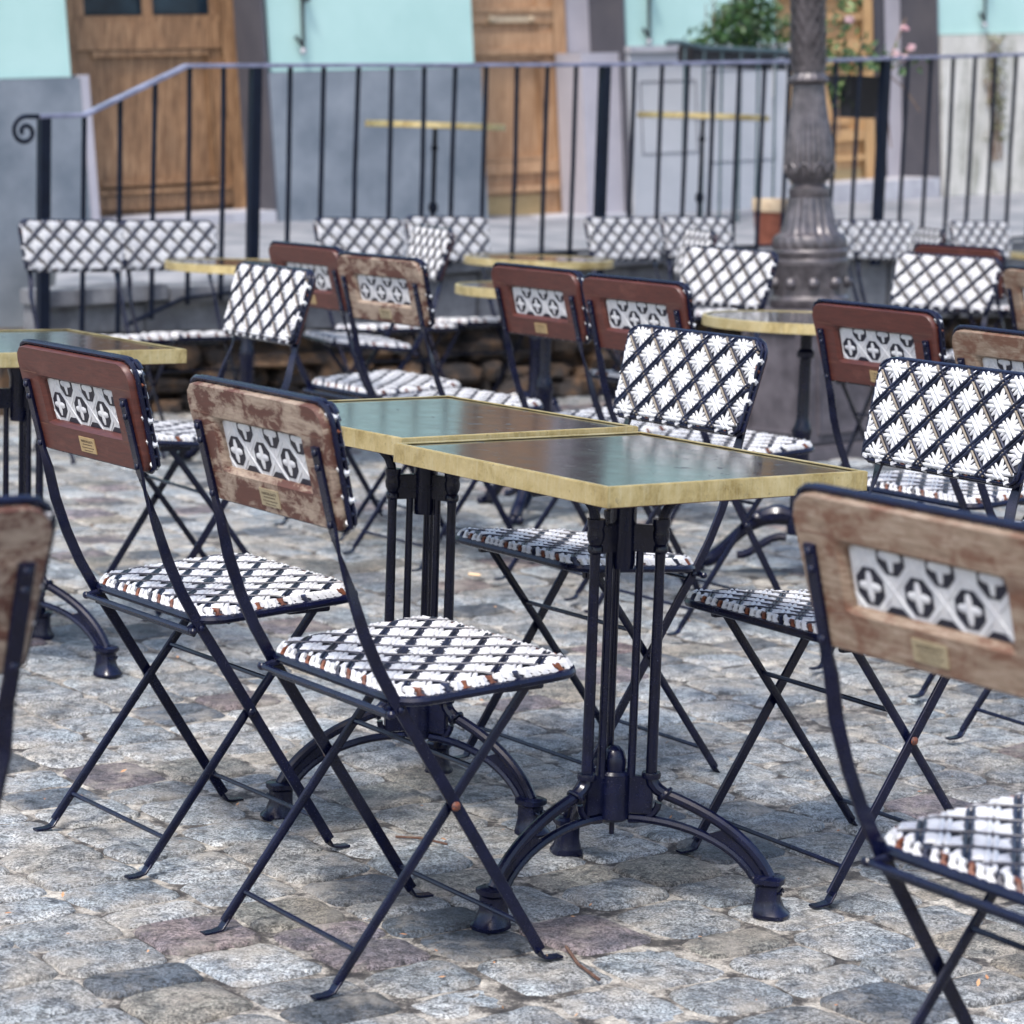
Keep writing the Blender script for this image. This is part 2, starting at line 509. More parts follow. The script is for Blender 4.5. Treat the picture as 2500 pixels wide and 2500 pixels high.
# ------------------------------------------------------------------ ground
def make_ground():
    rnd = random.Random(3)
    # bedding sheet of sandy joints, reaching far
    mb = MB()
    xs = [-60, -20, -6, -4] + [-4+.25*i for i in range(1, 32)] + [6, 20, 60]
    ys = [-40, -5, 1.5] + [1.5+.25*i for i in range(1, 56)] + [20, 40, 80]
    vs = []
    for y in ys:
        for x in xs:
            vs.append((x, y, ground_z(x, y)-.0065+.005*noise.noise(Vector((x*5, y*5, 0)))))
    W = len(xs)
    fs = [(j*W+i, j*W+i+1, (j+1)*W+i+1, (j+1)*W+i) for j in range(len(ys)-1) for i in range(W-1)]
    mb.add(vs, fs, 0)
    # setts: courses run across the street
    CW, SL = .178, .128
    d1 = Vector((cos(-.93), sin(-.93)))
    d2 = Vector((cos(.64), sin(.64)))
    cols = []
    nv0 = len(mb.v)
    K = 28
    rings = [(.0, 1.), (.45, 1.), (.76, .95), (.92, .72), (.975, .15), (1.0, -1.3)]
    V, Fc, C = [], [], []
    for i in range(-60, 90):
        off = rnd.uniform(0, SL)
        wob = rnd.uniform(-.006, .006)
        s = -14.
        while s < 14:
            L = SL*rnd.uniform(.72, 1.5)
            cpos = d2*(i*CW+wob)+d1*(s+L/2+off)
            s += L
            x, y = cpos
            if y < 2.4 or y > 13.6 or abs(x) > .29*y+.25:
                continue
            bb = -ST*x+CT*y
            if bb > 9.75:
                continue
            gx = noise.noise(Vector((x*1.3, y*1.3, 5)))*.02
            gap = rnd.uniform(.0015, .0060)
            hw, hl = CW/2-gap, L/2-gap
            yaw = rnd.uniform(-.07, .07)
            hh = rnd.uniform(.0035, .0075)
            lift = rnd.uniform(-.003, .003)
            tx, ty = rnd.uniform(-.025, .025), rnd.uniform(-.025, .025)
            u = rnd.random()
            if u < .76: t = rnd.uniform(.50, .84); c = (t*.965, t*.99, t*1.0)
            elif u < .86: t = rnd.uniform(.17, .28); c = (t*.9, t, t*1.15)
            elif u < .915: t = rnd.uniform(.26, .38); c = (t*1.18, t*.98, t*1.02)
            elif u < .98: t = rnd.uniform(.36, .52); c = (t*1.08, t, t*.86)
            else: t = rnd.uniform(.17, .24); c = (t*1.35, t, t*1.05)
            seed = rnd.uniform(0, 100)
            ex = rnd.uniform(4.2, 9.0)
            base = len(V)
            for ri, (rad, hz) in enumerate(rings):
                for k in range(K if ri else 1):
                    a = 2*pi*k/K
                    ca, sa = cos(a), sin(a)
                    q = (abs(ca)**ex+abs(sa)**ex)**(-1/ex)
                    q *= 1+.075*noise.noise(Vector((ca*1.4+seed, sa*1.4, seed)))+.03*noise.noise(Vector((ca*5+seed, sa*5, seed)))
                    px, py = ca*q*hl*rad, sa*q*hw*rad
                    wx = px*cos(yaw)-py*sin(yaw); wy = px*sin(yaw)+py*cos(yaw)
                    P = d1*wx+d2*wy
                    X_, Y_ = x+P.x, y+P.y
                    zz = ground_z(X_, Y_)-.006+lift+hh*hz+tx*wx+ty*wy
                    if rad < .95: zz += .0036*noise.noise(Vector((X_*20, Y_*20, seed)))+.0014*noise.noise(Vector((X_*75, Y_*75, seed)))
                    V.append((X_, Y_, zz+gx*.2))
                    C.append((*c, 1))
            for k in range(K):
                k2 = (k+1) % K
                Fc.append((base, base+1+k, base+1+k2))
                for ri in range(1, len(rings)-1):
                    o0 = base+1+(ri-1)*K; o1 = o0+K
                    Fc.append((o0+k, o1+k, o1+k2, o0+k2))
    mb.add(V, Fc, 1)
    me = bpy.data.meshes.new('cobbled_ground')
    me.from_pydata([tuple(v) for v in mb.v], [], mb.f)
    me.materials.append(MAT['joint_sand_shade']); me.materials.append(MAT['cobble_stone'])
    me.polygons.foreach_set('material_index', mb.m)
    me.polygons.foreach_set('use_smooth', [True]*len(me.polygons))
    ca_ = me.color_attributes.new('stone', 'FLOAT_COLOR', 'POINT')
    flat = [0.3, .3, .3, 1]*nv0
    for c in C: flat.extend(c)
    ca_.data.foreach_set('color', flat)
    me.update()
    o = bpy.data.objects.new('cobbled_ground', me)
    COL.objects.link(o)
    tag(o, None, None, kind='structure')
make_ground()

# ------------------------------------------------------------------ terrace (upper street) behind the railing
ZC = [(4.6, .585), (5.8, .61), (7.0, .735), (9.3, .78), (10.5, .80), (14, 1.0), (18, 1.2)]
def zc(a): return interp(a, ZC)
def make_terrace():
    # paved upper street
    mb = MB()
    na, nb = 44, 8
    vs = []
    for j in range(nb+1):
        tb = j/nb
        b = lerp(9.98, 13.9, tb)
        a0 = lerp(4.95, 6.95, tb)
        for i in range(na+1):
            a = lerp(a0, 19, i/na)
            vs.append(AB(a, b, zc(a)-.10*(1-tb)-.004))
    fs = [(j*(na+1)+i, j*(na+1)+i+1, (j+1)*(na+1)+i+1, (j+1)*(na+1)+i) for j in range(nb) for i in range(na)]
    mb.add(vs, fs)
    o = mb.build('upper_street', 'upper_paving', recalc=False)
    tag(o, None, None, kind='structure')
    # retaining wall
    root = empty('retaining_wall', AB(7, 9.85, 0), 0, 'low dark stone retaining wall below the long iron railing', 'wall')
    inv = Matrix.Translation(-AB(7, 9.85, 0))
    rnd = random.Random(8)
    mb = MB(); mb.X = inv
    a = 4.8
    while a < 18:
        L = rnd.uniform(.5, .9)
        z1 = zc(a+L/2)
        R = Matrix.Rotation(TH, 3, 'Z') @ Matrix.Rotation(-.05, 3, 'Y')
        mb.box(AB(a+L/2, 9.87, z1-.035), (L-.006, .24, .07), R, bev=.006)
        a += L
    mb.build('coping', 'ledge_stone', root)
    mb = MB(); mb.X = inv
    a = 4.82
    while a < 18:
        L = rnd.uniform(.35, .7)
        z1 = zc(a+L/2)-.07
        R = Matrix.Rotation(TH, 3, 'Z')
        mb.box(AB(a+L/2, 9.91+rnd.uniform(-.01, .01), (z1+.40)/2), (L-.008, .2, max(.05, z1-.40)), R, bev=.008)
        a += L
    mb.build('block_course', 'ledge_stone', root)
    mb = MB(); mb.X = inv
    mb.box(AB(11.4, 10.05, .17), (13.4, .2, .46), Matrix.Rotation(TH, 3, 'Z'))
    mb.build('core', 'rubble', root)
    mb = MB(); mb.X = inv
    a = 4.8
    for row in range(3):
        a = 4.8+rnd.uniform(0, .1)
        while a < 15:
            L = rnd.uniform(.07, .34)
            hgt = rnd.uniform(.06, .17)
            z = .03+row*.095
            sc = (L/2, .11, hgt/2)
            c = AB(a+L/2, 9.9+rnd.uniform(-.07, .05)+row*.02, z+hgt/2)
            base = len(mb.v)
            t = MB(); t.ball((0, 0, 0), 1, (1, 1, 1), 7)
            vs = []
            for p in t.v:
                q = Vector((abs(p.x)**.7*(1 if p.x > 0 else -1), abs(p.y)**.7*(1 if p.y > 0 else -1), abs(p.z)**.7*(1 if p.z > 0 else -1)))
                q *= 1+.42*noise.noise(p*1.5+Vector((a*7, row, 3)))+.16*noise.noise(p*4+Vector((a*3, row, 9)))
                q = Vector((q.x*sc[0], q.y*sc[1], q.z*sc[2]))
                vs.append(c+Matrix.Rotation(TH, 3, 'Z') @ q)
            mb.add(vs, t.f)
            a += L*1.02
    mb.build('rubble_base', 'rubble', root)
make_terrace()

# ------------------------------------------------------------------ building facade
# local (u, v): u along the facade, v up; the courses climb with the street and the jambs lean
def F(u, v, d=0.):
    a = u-.10*(v-.75)
    z = v+.065*(a-7.4)
    return AB(a, 13.5+d, z)
def G(u, v, d=0.):        # the plane of the recessed doors, .35 m behind the facade
    a = u-.10*(v-.75)
    z = v+.065*(a-7.4)
    k = (13.85+d)/13.5
    return AB(a*k, 13.85+d, CAM_H+(z-CAM_H)*k)
ORG = AB(9, 13.5, .75)
OI = Matrix.Translation(-ORG)
bld = empty('corner_building', ORG, 0, 'turquoise painted building with blue grey plinth and oak doors behind the railing', 'building')
def rect(u0, v0, u1, v1): return [(u0, v0), (u1, v0), (u1, v1), (u0, v1)]
def fpart(name, m, boxes, Fn=F, parent=bld, lo=None):
    mb = MB(); mb.X = OI
    for (u0, v0, u1, v1, d0, d1) in boxes:
        # split long boxes so that the sheared map stays true
        mb.prism(rect(u0, v0, u1, v1), d0, d1, Fn)
    return mb.build(name, m, parent, angle=30)
VT = 6.5
PL = 1.592
# turquoise wall above the plinth (three piers) and above the doors
fpart('painted_wall', 'turquoise_paint', [(2, PL, 6.89, VT, 0, .34)])
fpart('painted_wall', 'turquoise_paint', [(8.215, PL, 9.72, VT, 0, .34)])
fpart('painted_wall', 'turquoise_paint', [(10.965, 1.66, 12.30, VT, 0, .34)])
fpart('painted_wall', 'turquoise_paint', [(13.86, 1.735, 20, VT, 0, .34)])
fpart('lintel', 'turquoise_paint', [(6.893, 3.4, 8.212, VT, .004, .34)])
fpart('lintel', 'turquoise_paint', [(9.723, 3.4, 10.962, VT, .004, .34)])
fpart('lintel', 'turquoise_paint', [(12.303, 3.4, 13.857, VT, .004, .34)])
# plinths
fpart('plinth', 'plinth_paint', [(2, -1.2, 6.93, PL-.004, -.03, .34)])
fpart('plinth', 'plinth_paint', [(8.185, .2, 9.75, PL-.004, -.03, .34)])
fpart('plinth', 'plinth_light', [(10.94, .2, 12.33, 1.655, -.06, .34)])
fpart('stained_plinth', 'beige_render', [(13.88, .2, 20, 1.73, -.03, .34)])
fpart('corner_bead', 'jamb_pale', [(6.932, -1.0, 6.985, PL+.01, -.034, .1)])
# jambs and door surrounds
fpart('door_jamb', 'jamb_dark', [(8.19, .3, 8.213, 3.4, .343, .352), ])
def jamb(u, name='door_jamb', m='jamb_dark'):
    mb = MB(); mb.X = OI
    # inner face of the opening, from the facade back to the door plane
    pts = [F(u, .3, -.028), F(u, 3.4, -.028), F(u, 3.4, .36), F(u, .3, .36)]
    w = AB(.02, 0, 0)
    mb.add(pts+[p+w for p in pts], [(0, 1, 2, 3), (4, 7, 6, 5), (0, 4, 5, 1), (1, 5, 6, 2), (2, 6, 7, 3), (3, 7, 4, 0)])
    return mb.build(name, m, bld)
jamb(8.163); jamb(10.918); jamb(13.838)
fpart('wall_box', 'jamb_pale', [(10.60, .5, 10.915, 1.66, .02, .30)])
# sills
fpart('door_sill', 'sill_stone', [(6.95, .3, 8.16, .762, -.05, .42)])
fpart('door_sill', 'sill_stone', [(9.76, .3, 10.9, .60, -.05, .42)])
fpart('door_sill', 'sill_stone', [(12.36, .3, 13.83, .70, -.05, .42)])
# cabinet seams on the pale plinth
seams = []
for (u0, v0, u1, v1) in [(11.02, .98, 11.5, 1.46), (11.62, .9, 12.2, 1.52)]:
    w = .006
    seams += [(u0, v0, u1, v0+w, -.064, -.055), (u0, v1, u1, v1+w, -.064, -.055), (u0, v0, u0+w, v1, -.064, -.055), (u1, v0, u1+w, v1, -.064, -.055)]
fpart('meter_hatch', 'jamb_dark', seams)
fpart('wall_cap', 'sill_stone', [(10.93, 1.657, 12.34, 1.70, -.09, .0)])

# --- doors
def door(name, m, u0, u1, vb, vtop, spec, label):
    root = empty(name, (0, 0, 0)); root.parent = bld
    root['label'] = label
    P = root
    fr = .10
    def part(n, mm, boxes, par=P): return fpart(n, mm, boxes, G, par)
    part('door_frame', m, [(u0-.06, vb, u0+.03, vtop, -.05, .06), (u1-.095, vb, u1+.005, vtop, -.05, .06), (u0+.033, vtop-.1, u1-.098, vtop, -.05, .06)])
    x0, x1 = u0+.034, u1-.1
    part('door_leaf', m, [(x0, vb+.01, x1, vtop-.1, -.01, .04)] if not spec.get('glass') else
         [(x0, vb+.01, x1, spec['glass']-.0, -.01, .04)])
    mb_boxes = []
    for (a, b_, c, d, dd) in spec['rails']:
        mb_boxes.append((x0+a*(x1-x0), b_, x0+c*(x1-x0), d, -.012-dd*1.6, -.0105))
    part('door_moulding', m, mb_boxes)
    return root, part, x0, x1
# door 1: half glazed dark oak
r1, part, x0, x1 = door('door', 'oak_dark', 6.9, 7.99, .765, 3.38, dict(glass=1.93, rails=[
    (0, 1.74, 1, 1.90, .025), (0, .82, 1, .90, .03), (0, .905, 1, .93, .045), (.0, .93, .09, 1.735, .012), (.91, .93, 1, 1.735, .012),
    (.1, 1.70, .9, 1.735, .02), (.1, .955, .9, .985, .02), (.885, .99, .9, 1.69, .015)]), 'dark weathered oak door with glazed top')
part('glazing_bar', 'oak_dark', [(x0, 1.935, x0+.07, 3.28, -.03, .03), (x1-.07, 1.935, x1, 3.28, -.03, .03), ((x0+x1)/2-.035, 1.935, (x0+x1)/2+.035, 3.28, -.03, .03), (x0, 1.885, x1, 1.934, -.045, .02)])
part('window_pane', 'dark_glass', [(x0+.06, 1.94, x1-.06, 3.27, 0, .006)])
part('curtain', 'curtain', [(x0+.2, 1.94, x0+.42, 3.2, .012, .02)])
# door 2
r2, part2, y0, y1 = door('door', 'oak_light', 9.45, 10.46, .60, 3.38, dict(rails=[
    (0, 1.86, 1, 1.93, .02), (0, 1.70, 1, 1.80, .02), (0, 1.66, 1, 1.70, .035), (0, 1.93, 1, 1.96, .03), (0, .9, 1, .98, .02), (0, .78, 1, .82, .03),
    (0, .98, .12, 1.66, .012), (.88, .98, 1, 1.66, .012), (.13, 1.63, .87, 1.655, .02), (.13, .985, .87, 1.01, .02), (.13, 1.01, .15, 1.63, .018), (.85, 1.01, .87, 1.63, .018), (.86, .6, 1, .9, .01), (.86, 1.7, 1, 2.6, .01)]), 'light oak door with brass letter slot')
part2('kick_plate', 'brass_plate', [(y0+.02, .625, y1-.02, .76, -.02, -.0125)])
mbq = MB(); mbq.X = OI
mbq.prism(rect(9.86, 1.865, 10.2, 1.905), -.05, -.034, G)
mbq.ball(G(9.87, 1.885, -.045), .03)
mbq.ball(G(10.19, 1.885, -.045), .022)
mbq.build('letter_slot', 'pot_rim', r2)
# door 3
r3, part3, z0, z1 = door('door', 'oak_honey', 12.1, 13.22, .70, 3.38, dict(rails=[
    (0, 1.6, 1, 1.72, .02), (0, 1.0, 1, 1.08, .03), (0, .86, 1, .9, .03), (.9, 1.08, 1, 1.6, .012), (.15, 1.12, .85, 1.15, .02), (.15, 1.52, .85, 1.56, .02), (0, 1.85, 1, 1.9, .03), (0, 2.0, 1, 2.1, .03)]), 'honey coloured oak door behind the lamp post')
part3('kick_plate', 'brass_plate', [(z0+.02, .71, z1-.02, .80, -.02, -.0125)])
fpart('door_casing', 'jamb_pale', [(8.0, .3, 8.04, 3.4, -.02, .05)], G)
fpart('door_casing', 'jamb_pale', [(10.47, .3, 10.66, 3.4, -.02, .05)], G)
fpart('door_casing', 'jamb_dark', [(13.235, .3, 13.34, 3.4, -.0, .05)], G)
fpart('door_casing', 'jamb_pale', [(13.345, .3, 13.5, 3.4, -.02, .05)], G)
# dark interior closing the openings and upper storey windows (mirrored in the table tops)
fpart('rear_wall', 'jamb_dark', [(2, -1, 20, VT, .5, .6)])
for (u0, u1) in [(4.6, 5.5), (8.6, 9.35), (11.2, 12.0), (14.6, 15.6)]:
    fpart('window', 'dark_glass', [(u0, 3.9, u1, 5.6, -.012, -.004)])
    fpart('window_frame', 'plinth_light', [(u0-.06, 3.84, u0, 5.66, -.03, -.002), (u1, 3.84, u1+.06, 5.66, -.03, -.002), ((u0+u1)/2-.025, 3.9, (u0+u1)/2+.025, 5.6, -.03, -.013), (u0, 5.6, u1, 5.66, -.03, -.002), (u0, 3.84, u1, 3.9, -.03, -.002)])
fpart('roof_edge', 'jamb_dark', [(2, VT+.004, 20, VT+.3, -.25, .6)])
# iron shutter stays hanging on the turquoise wall
for (u, v) in [(8.44, 1.70), (11.14, 1.715), (14.34, 1.79)]:
    mb = MB(); mb.X = OI
    mb.tube([F(u, v+.05, -.03), F(u+.01, v+.35, -.035), F(u+.012, v+.5, -.035), F(u+.035, v+.56, -.04), F(u+.03, v+1.1, -.04)], [.010, .012, .016, .014, .012], 8)
    mb.ball(F(u+.035, v+.33, -.04), .028)
    mb.tube([F(u-.05, v+.1, -.03), F(u-.02, v+.06, -.03), F(u+.01, v+.02, -.03)], .011, 8)
    st = mb.build('shutter_stay', 'iron_black', bld)
    mb = MB(); mb.X = OI
    mb.ball(F(u-.01, v+.01, -.04), .02)
    mb.build('stay_knob', 'sill_stone', st)

# ------------------------------------------------------------------ long iron railing
RB = 9.73
RT = [(4.76, 1.300), (4.965, 1.312), (5.446, 1.535), (7.704, 1.641), (8.912, 1.711), (10.55, 1.822), (14, 2.05)]
RL = [(4.7, .12), (5.05, .36), (5.17, .437), (5.445, .55), (5.696, .575), (6.6, .70), (7.559, .757), (9.301, .80), (10.5, .83), (14, 1.03)]
R0 = AB(5.0, RB, 0)
RI = Matrix.Translation(-R0)
rail = empty('iron_railing', R0, 0, 'long dark blue iron railing with a scrolled end along the terrace', 'railing')
mb = MB(); mb.X = RI
for (a0, h0), (a1, h1) in zip(RT, RT[1:]):
    mb.bar([AB(a0, RB, h0), AB(a1, RB, h1)], .048, .018, 0, side=AB(0, 1, 0))
mb.build('handrail', 'handrail_paint' if 'handrail_paint' in MAT else simple('handrail_paint', (.10, .11, .17), (.2, .21, .3), 12, .4, 0, .6)[0].name, rail)
mb = MB(); mb.X = RI
pts = []
for i in range(40):
    t = i/39
    ang = pi/2 + t*2*pi*1.35
    r = lerp(.062, .014, t**.8)
    pts.append(AB(4.70+r*cos(ang)*1.0, RB, 1.236+r*sin(ang)))
pts = [AB(4.76, RB, 1.300)]+pts
mb.tube(pts, [.010]*len(pts), 8)
mb.build('scroll', 'iron_railing', rail)
mb = MB(); mb.X = RI
for (a0, h0), (a1, h1) in zip(RL[2:], RL[3:]):
    mb.bar([AB(a0, RB, h0), AB(a1, RB, h1)], .03, .012, 0, side=AB(0, 1, 0))
mb.build('lower_rail', 'iron_railing', rail)
posts = {4.784: 1, 5.785: 1, 7.71: 1, 9.563: 1, 11.42: 1}
for a in posts:
    mb = MB(); mb.X = RI
    zt, zb = interp(a, RT)-.006, interp(a, RL)-.12
    mb.box(AB(a, RB, (zt+zb)/2), (.044, .044, zt-zb), Matrix.Rotation(TH, 3, 'Z'))
    mb.build('post', 'iron_railing', rail)
bal = [4.967, 5.133, 5.297, 5.461, 5.626, 5.96, 6.132, 6.314, 6.492, 6.668, 6.84, 7.014, 7.189, 7.367, 7.536, 7.89, 8.062, 8.226, 8.394, 8.56, 8.726, 8.893, 9.05, 9.215, 9.383, 9.726, 9.894, 10.058, 10.224, 10.377, 10.541, 10.71, 10.88, 11.05, 11.22, 11.6, 11.77, 11.94, 12.11, 12.28]
rnd = random.Random(4)
for a in bal:
    mb = MB(); mb.X = RI
    zt, zb = interp(a, RT)-.006, interp(a, RL)-.03
    da = rnd.uniform(-.006, .006)
    mid_ = AB(a+da, RB+rnd.uniform(-.006, .006), lerp(zb, zt, .5))
    mb.tube([AB(a+da, RB, zb), mid_, AB(a, RB, zt)], .0112, 8)
    mb.build('baluster', 'iron_railing', rail)

# second railing by the wall with planter
P0 = AB(11.0, 12.6, .85)
r2r = empty('stair_railing', P0, 0, 'thin grey green stair railing with a hooped end before the pale wall', 'railing')
PI_ = Matrix.Translation(-P0)
mb = MB(); mb.X = PI_
mb.tube([AB(10.47, 12.6, 1.915), AB(10.56, 12.6, 1.925), AB(10.8, 12.6, 1.90), AB(11.50, 12.6, 1.91)], .016, 8)
mb.build('handrail', 'iron_green', r2r)
for a in (10.62, 10.78, 10.93, 11.09, 11.24, 11.39):
    mb = MB(); mb.X = PI_
    mb.tube([AB(a, 12.6, 1.90), AB(a+.04, 12.6, .78)], .009, 8)
    mb.build('baluster', 'iron_green', r2r)
mb = MB(); mb.X = PI_
mb.tube([AB(11.40, 12.62, 1.62)]+[AB(11.46-.06*cos(pi*i/10), 12.62, 1.80+.06*sin(pi*i/10)) for i in range(11)]+[AB(11.53, 12.62, .8)], .010, 8)
mb.build('hoop', 'plinth_light', r2r)

def leaf_cloud(mb, n, pick, size, rnd, mi=0):
    for _ in range(n):
        p = pick(rnd)
        s_ = size*rnd.uniform(.6, 1.3)
        n_ = Vector((rnd.gauss(0, 1), rnd.gauss(0, 1), rnd.gauss(.5, 1))).normalized()
        t_ = n_.orthogonal().normalized()
        t_ = Matrix.Rotation(rnd.uniform(0, 6.28), 3, n_) @ t_
        w_ = n_.cross(t_)
        vs = [p-t_*s_, p-t_*s_*.3+w_*s_*.42+n_*s_*.1, p+t_*s_*.4+w_*s_*.34+n_*s_*.08, p+t_*s_, p+t_*s_*.4-w_*s_*.34+n_*s_*.08, p-t_*s_*.3-w_*s_*.42+n_*s_*.1]
        mb.add(vs, [(0, 1, 2, 3), (0, 3, 4, 5)], mi)

rnd = random.Random(5)
q = AB(11.15, 12.75, 1.85)
shrub = empty('planted_trough', q, 0, 'bushy green shrub in a dark trough behind the grey green stair railing', 'plant')
QI = Matrix.Translation(-q)
mb = MB(); mb.X = QI
mb.box(AB(11.2, 12.78, 1.86), (.85, .16, .13), Matrix.Rotation(TH, 3, 'Z'), bev=.01)
mb.build('trough', 'black_plastic', shrub)
mb = MB(); mb.X = QI
def pk(r):
    a = r.gauss(11.27, .17); k = max(.05, 1-abs(a-11.32)/.5)
    return AB(a, 12.78+r.gauss(0, .07), 1.92+r.uniform(0, .42)*k+r.uniform(0, .03))
leaf_cloud(mb, 1250, pk, .027, rnd)
leaf_cloud(mb, 120, pk, .018, rnd, 1)
for _ in range(16):
    a = rnd.uniform(10.95, 11.5)
    mb.tube([AB(a, 12.78, 1.9), AB(a+rnd.uniform(-.08, .08), 12.78, 2.05), AB(a+rnd.uniform(-.16, .12), 12.75, 2.1+rnd.uniform(0, .18))], .003, 5, 2)
mb.build('foliage', ['leaf_green', 'leaf_light', 'stem'], shrub, recalc=False, smooth=False)

# hanging black pot with trailing flowering plant
q = AB(9.56, 9.93, 1.42)
pot = empty('hanging_flower_pot', q, 0, 'square black pot of pink flowers hung inside the railing right of the lamp', 'flower pot')
QI = Matrix.Translation(-q)
mb = MB(); mb.X = QI
Rz = Matrix.Rotation(TH, 3, 'Z')
c0 = AB(9.56, 9.94, 0)
vs = []
for (z, hw) in ((1.45, .085), (1.64, .125), (1.665, .14), (1.665, .12), (1.60, .112)):
    for sx, sy in ((-1, -1), (1, -1), (1, 1), (-1, 1)):
        vs.append(c0+Rz @ Vector((sx*hw, sy*hw*.8, z)))
fs = [(3, 2, 1, 0)]
for k in range(4):
    for i in range(4):
        j = (i+1) % 4
        fs.append((k*4+i, k*4+j, (k+1)*4+j, (k+1)*4+i))
fs.append((16, 17, 18, 19))
mb.add(vs, fs)
mb.build('pot', 'black_plastic', pot)
mb = MB(); mb.X = QI
def pk2(r):
    u_ = r.random()
    if u_ < .42: return AB(r.gauss(9.42, .045), 9.93+r.gauss(0, .04), r.uniform(1.5, 2.25))
    return AB(r.gauss(9.60, .14), 9.94+r.gauss(0, .06), 1.70+abs(r.gauss(0, .06)))
leaf_cloud(mb, 230, pk2, .026, rnd)
leaf_cloud(mb, 170, pk2, .026, rnd, 1)
for (a0, z0_, a1, z1_) in [(9.5, 1.66, 9.4, 2.3), (9.45, 1.66, 9.42, 1.35), (9.7, 1.66, 9.86, 1.98), (9.72, 1.66, 9.92, 1.84), (9.76, 1.66, 9.80, 1.3), (9.6, 1.66, 9.55, 1.9), (9.8, 1.68, 10.0, 1.5)]:
    mb.tube([AB(a0, 9.94, z0_), AB(lerp(a0, a1, .6), 9.93, lerp(z0_, z1_, .4)), AB(a1, 9.9, z1_)], .004, 5, 2)
mb.build('foliage', ['leaf_green', 'leaf_light', 'stem'], pot, recalc=False, smooth=False)
mb = MB(); mb.X = QI
for (a, z) in [(9.86, 1.93), (9.91, 1.83), (9.875, 1.77), (9.40, 2.12), (9.45, 1.95), (9.80, 1.79)]:
    c = AB(a, 9.9, z)
    for k in range(9):
        d = Vector((rnd.gauss(0, 1), rnd.gauss(0, 1), rnd.gauss(0, 1))).normalized()*.014
        mb.ball(c+d, .014, (1, 1, .7), 4)
mb.build('blossom', 'petal_pink', pot)

# dried climber on the pale wall at the far right
q = F(14.45, 1.0, -.05)
vine = empty('climbing_vine', q, 0, 'sparse dried olive green vine climbing the stained pale wall', 'plant')
VI = Matrix.Translation(-q)
mb = MB(); mb.X = VI
for k in range(9):
    u0 = 14.45+rnd.uniform(-.05, .05)
    pts_ = []
    v_h = rnd.uniform(1.4, 1.8)
    for i in range(8):
        pts_.append(F(u0+rnd.uniform(-.05, .05)+.10*(i/7)*rnd.uniform(-1, .6), lerp(.80, v_h, i/7), -.045))
    mb.tube(pts_, .0045, 5)
mb.build('stem', 'stem', vine)
mb = MB(); mb.X = VI
def pk3(r): return F(14.42+r.gauss(0, .06), r.uniform(.95, 1.72), -.055+r.uniform(-.02, .01))
leaf_cloud(mb, 210, pk3, .021, rnd)
mb.build('foliage', 'leaf_olive', vine, recalc=False, smooth=False)

def clay_pot(a, b, r, h, label):
    z = zc(a)-.10
    q = AB(a, b, z)
    o = empty('clay_pot', q, 0, label, 'pot')
    mb = MB()
    mb.lathe([(r*.62, 0), (r*.9, h*.8), (r*.92, h*.82)], 24)
    mb.build('body', 'terracotta', o)
    mb = MB()
    mb.lathe([(r*.98, h*.8), (r*1.02, h*.98), (r*.98, h), (r*.86, h), (r*.84, h*.9), (.001, h*.9)], 24, cap=False)
    mb.build('rim', 'pot_rim', o)
    return o
clay_pot(9.12, 10.07, .10, .34, 'tall terracotta pot with a pale rim left of the lamp base')
clay_pot(9.60, 10.2, .055, .26, 'small terracotta pot just right of the lamp base')

# ------------------------------------------------------------------ cast iron street lamp
LX, LY = 1.21, 10.4
lamp = empty('street_lamp', (LX, LY, .03), .0, 'ornate dark cast iron lamp post on a square base between the cafe tables', 'street lamp')
mb = MB()
Rz = Matrix.Rotation(.64, 3, 'Z')
mb.box((0, 0, .03), (.50, .50, .08), Rz, bev=.012)
mb.box((0, 0, .32), (.40, .40, .50), Rz, bev=.012)
mb.box((0, 0, .585), (.44, .44, .05), Rz, bev=.015)
for k in range(4):
    A_ = Matrix.Rotation(.64+k*pi/2, 3, 'Z')
    for (x, z, w, h) in ((0, .52, .30, .014), (0, .12, .30, .014), (-.145, .32, .014, .40), (.145, .32, .014, .40)):
        mb.box(A_ @ Vector((x, -.204, z)), (w, .016, h), A_, bev=.004)
mb.build('pedestal', 'pedestal_grey', lamp)
mb = MB()
mb.lathe([(.155, .61), (.164, .625), (.164, .645), (.150, .66), (.150, .76), (.156, .775), (.160, .785), (.158, .80), (.150, .808), (.154, .82), (.156, .835), (.148, .845)], 48)
for k in range(10):
    a = 2*pi*k/10+.3
    mb.ball((.150*cos(a), .150*sin(a), .71), .026, (1, 1, 1), 6)
mb.build('drum', 'cast_iron_dark', lamp)
mb = MB()
def flute(n, amp):
    return lambda a, z: 1+amp*(abs(sin(n*a/2))-.5)
mb.lathe([(.146, .845), (.149, .862), (.148, .88), (.140, .897)], 96, mod=lambda a, z: 1+.025*sin(22*a+z*90))
mb.lathe([(.134, .897), (.114, .91), (.100, .95), (.091, 1.0), (.085, 1.035), (.083, 1.05)], 96, mod=flute(18, .10))
mb.lathe([(.080, 1.05), (.083, 1.062), (.083, 1.085), (.074, 1.09), (.066, 1.10), (.070, 1.115)], 48)
mb.build('flared_base', 'cast_iron_dark', lamp)
mb = MB()
prof = [(.074, 1.115), (.088, 1.13), (.096, 1.15), (.098, 1.18), (.0965, 1.22), (.092, 1.27), (.084, 1.32), (.075, 1.37), (.068, 1.42), (.064, 1.47), (.062, 1.495)]
mb.lathe(prof, 120, mod=flute(24, .07))
for k in range(10):
    a = 2*pi*k/10
    pts_ = [(.100*cos(a+.25*cos(t)), .100*sin(a+.25*cos(t)), 1.15+.035*sin(t)) for t in [pi*i/6 for i in range(7)]]
    mb.tube(pts_, .006, 6)
mb.build('fluted_shaft', 'cast_iron_dark', lamp)
mb = MB()
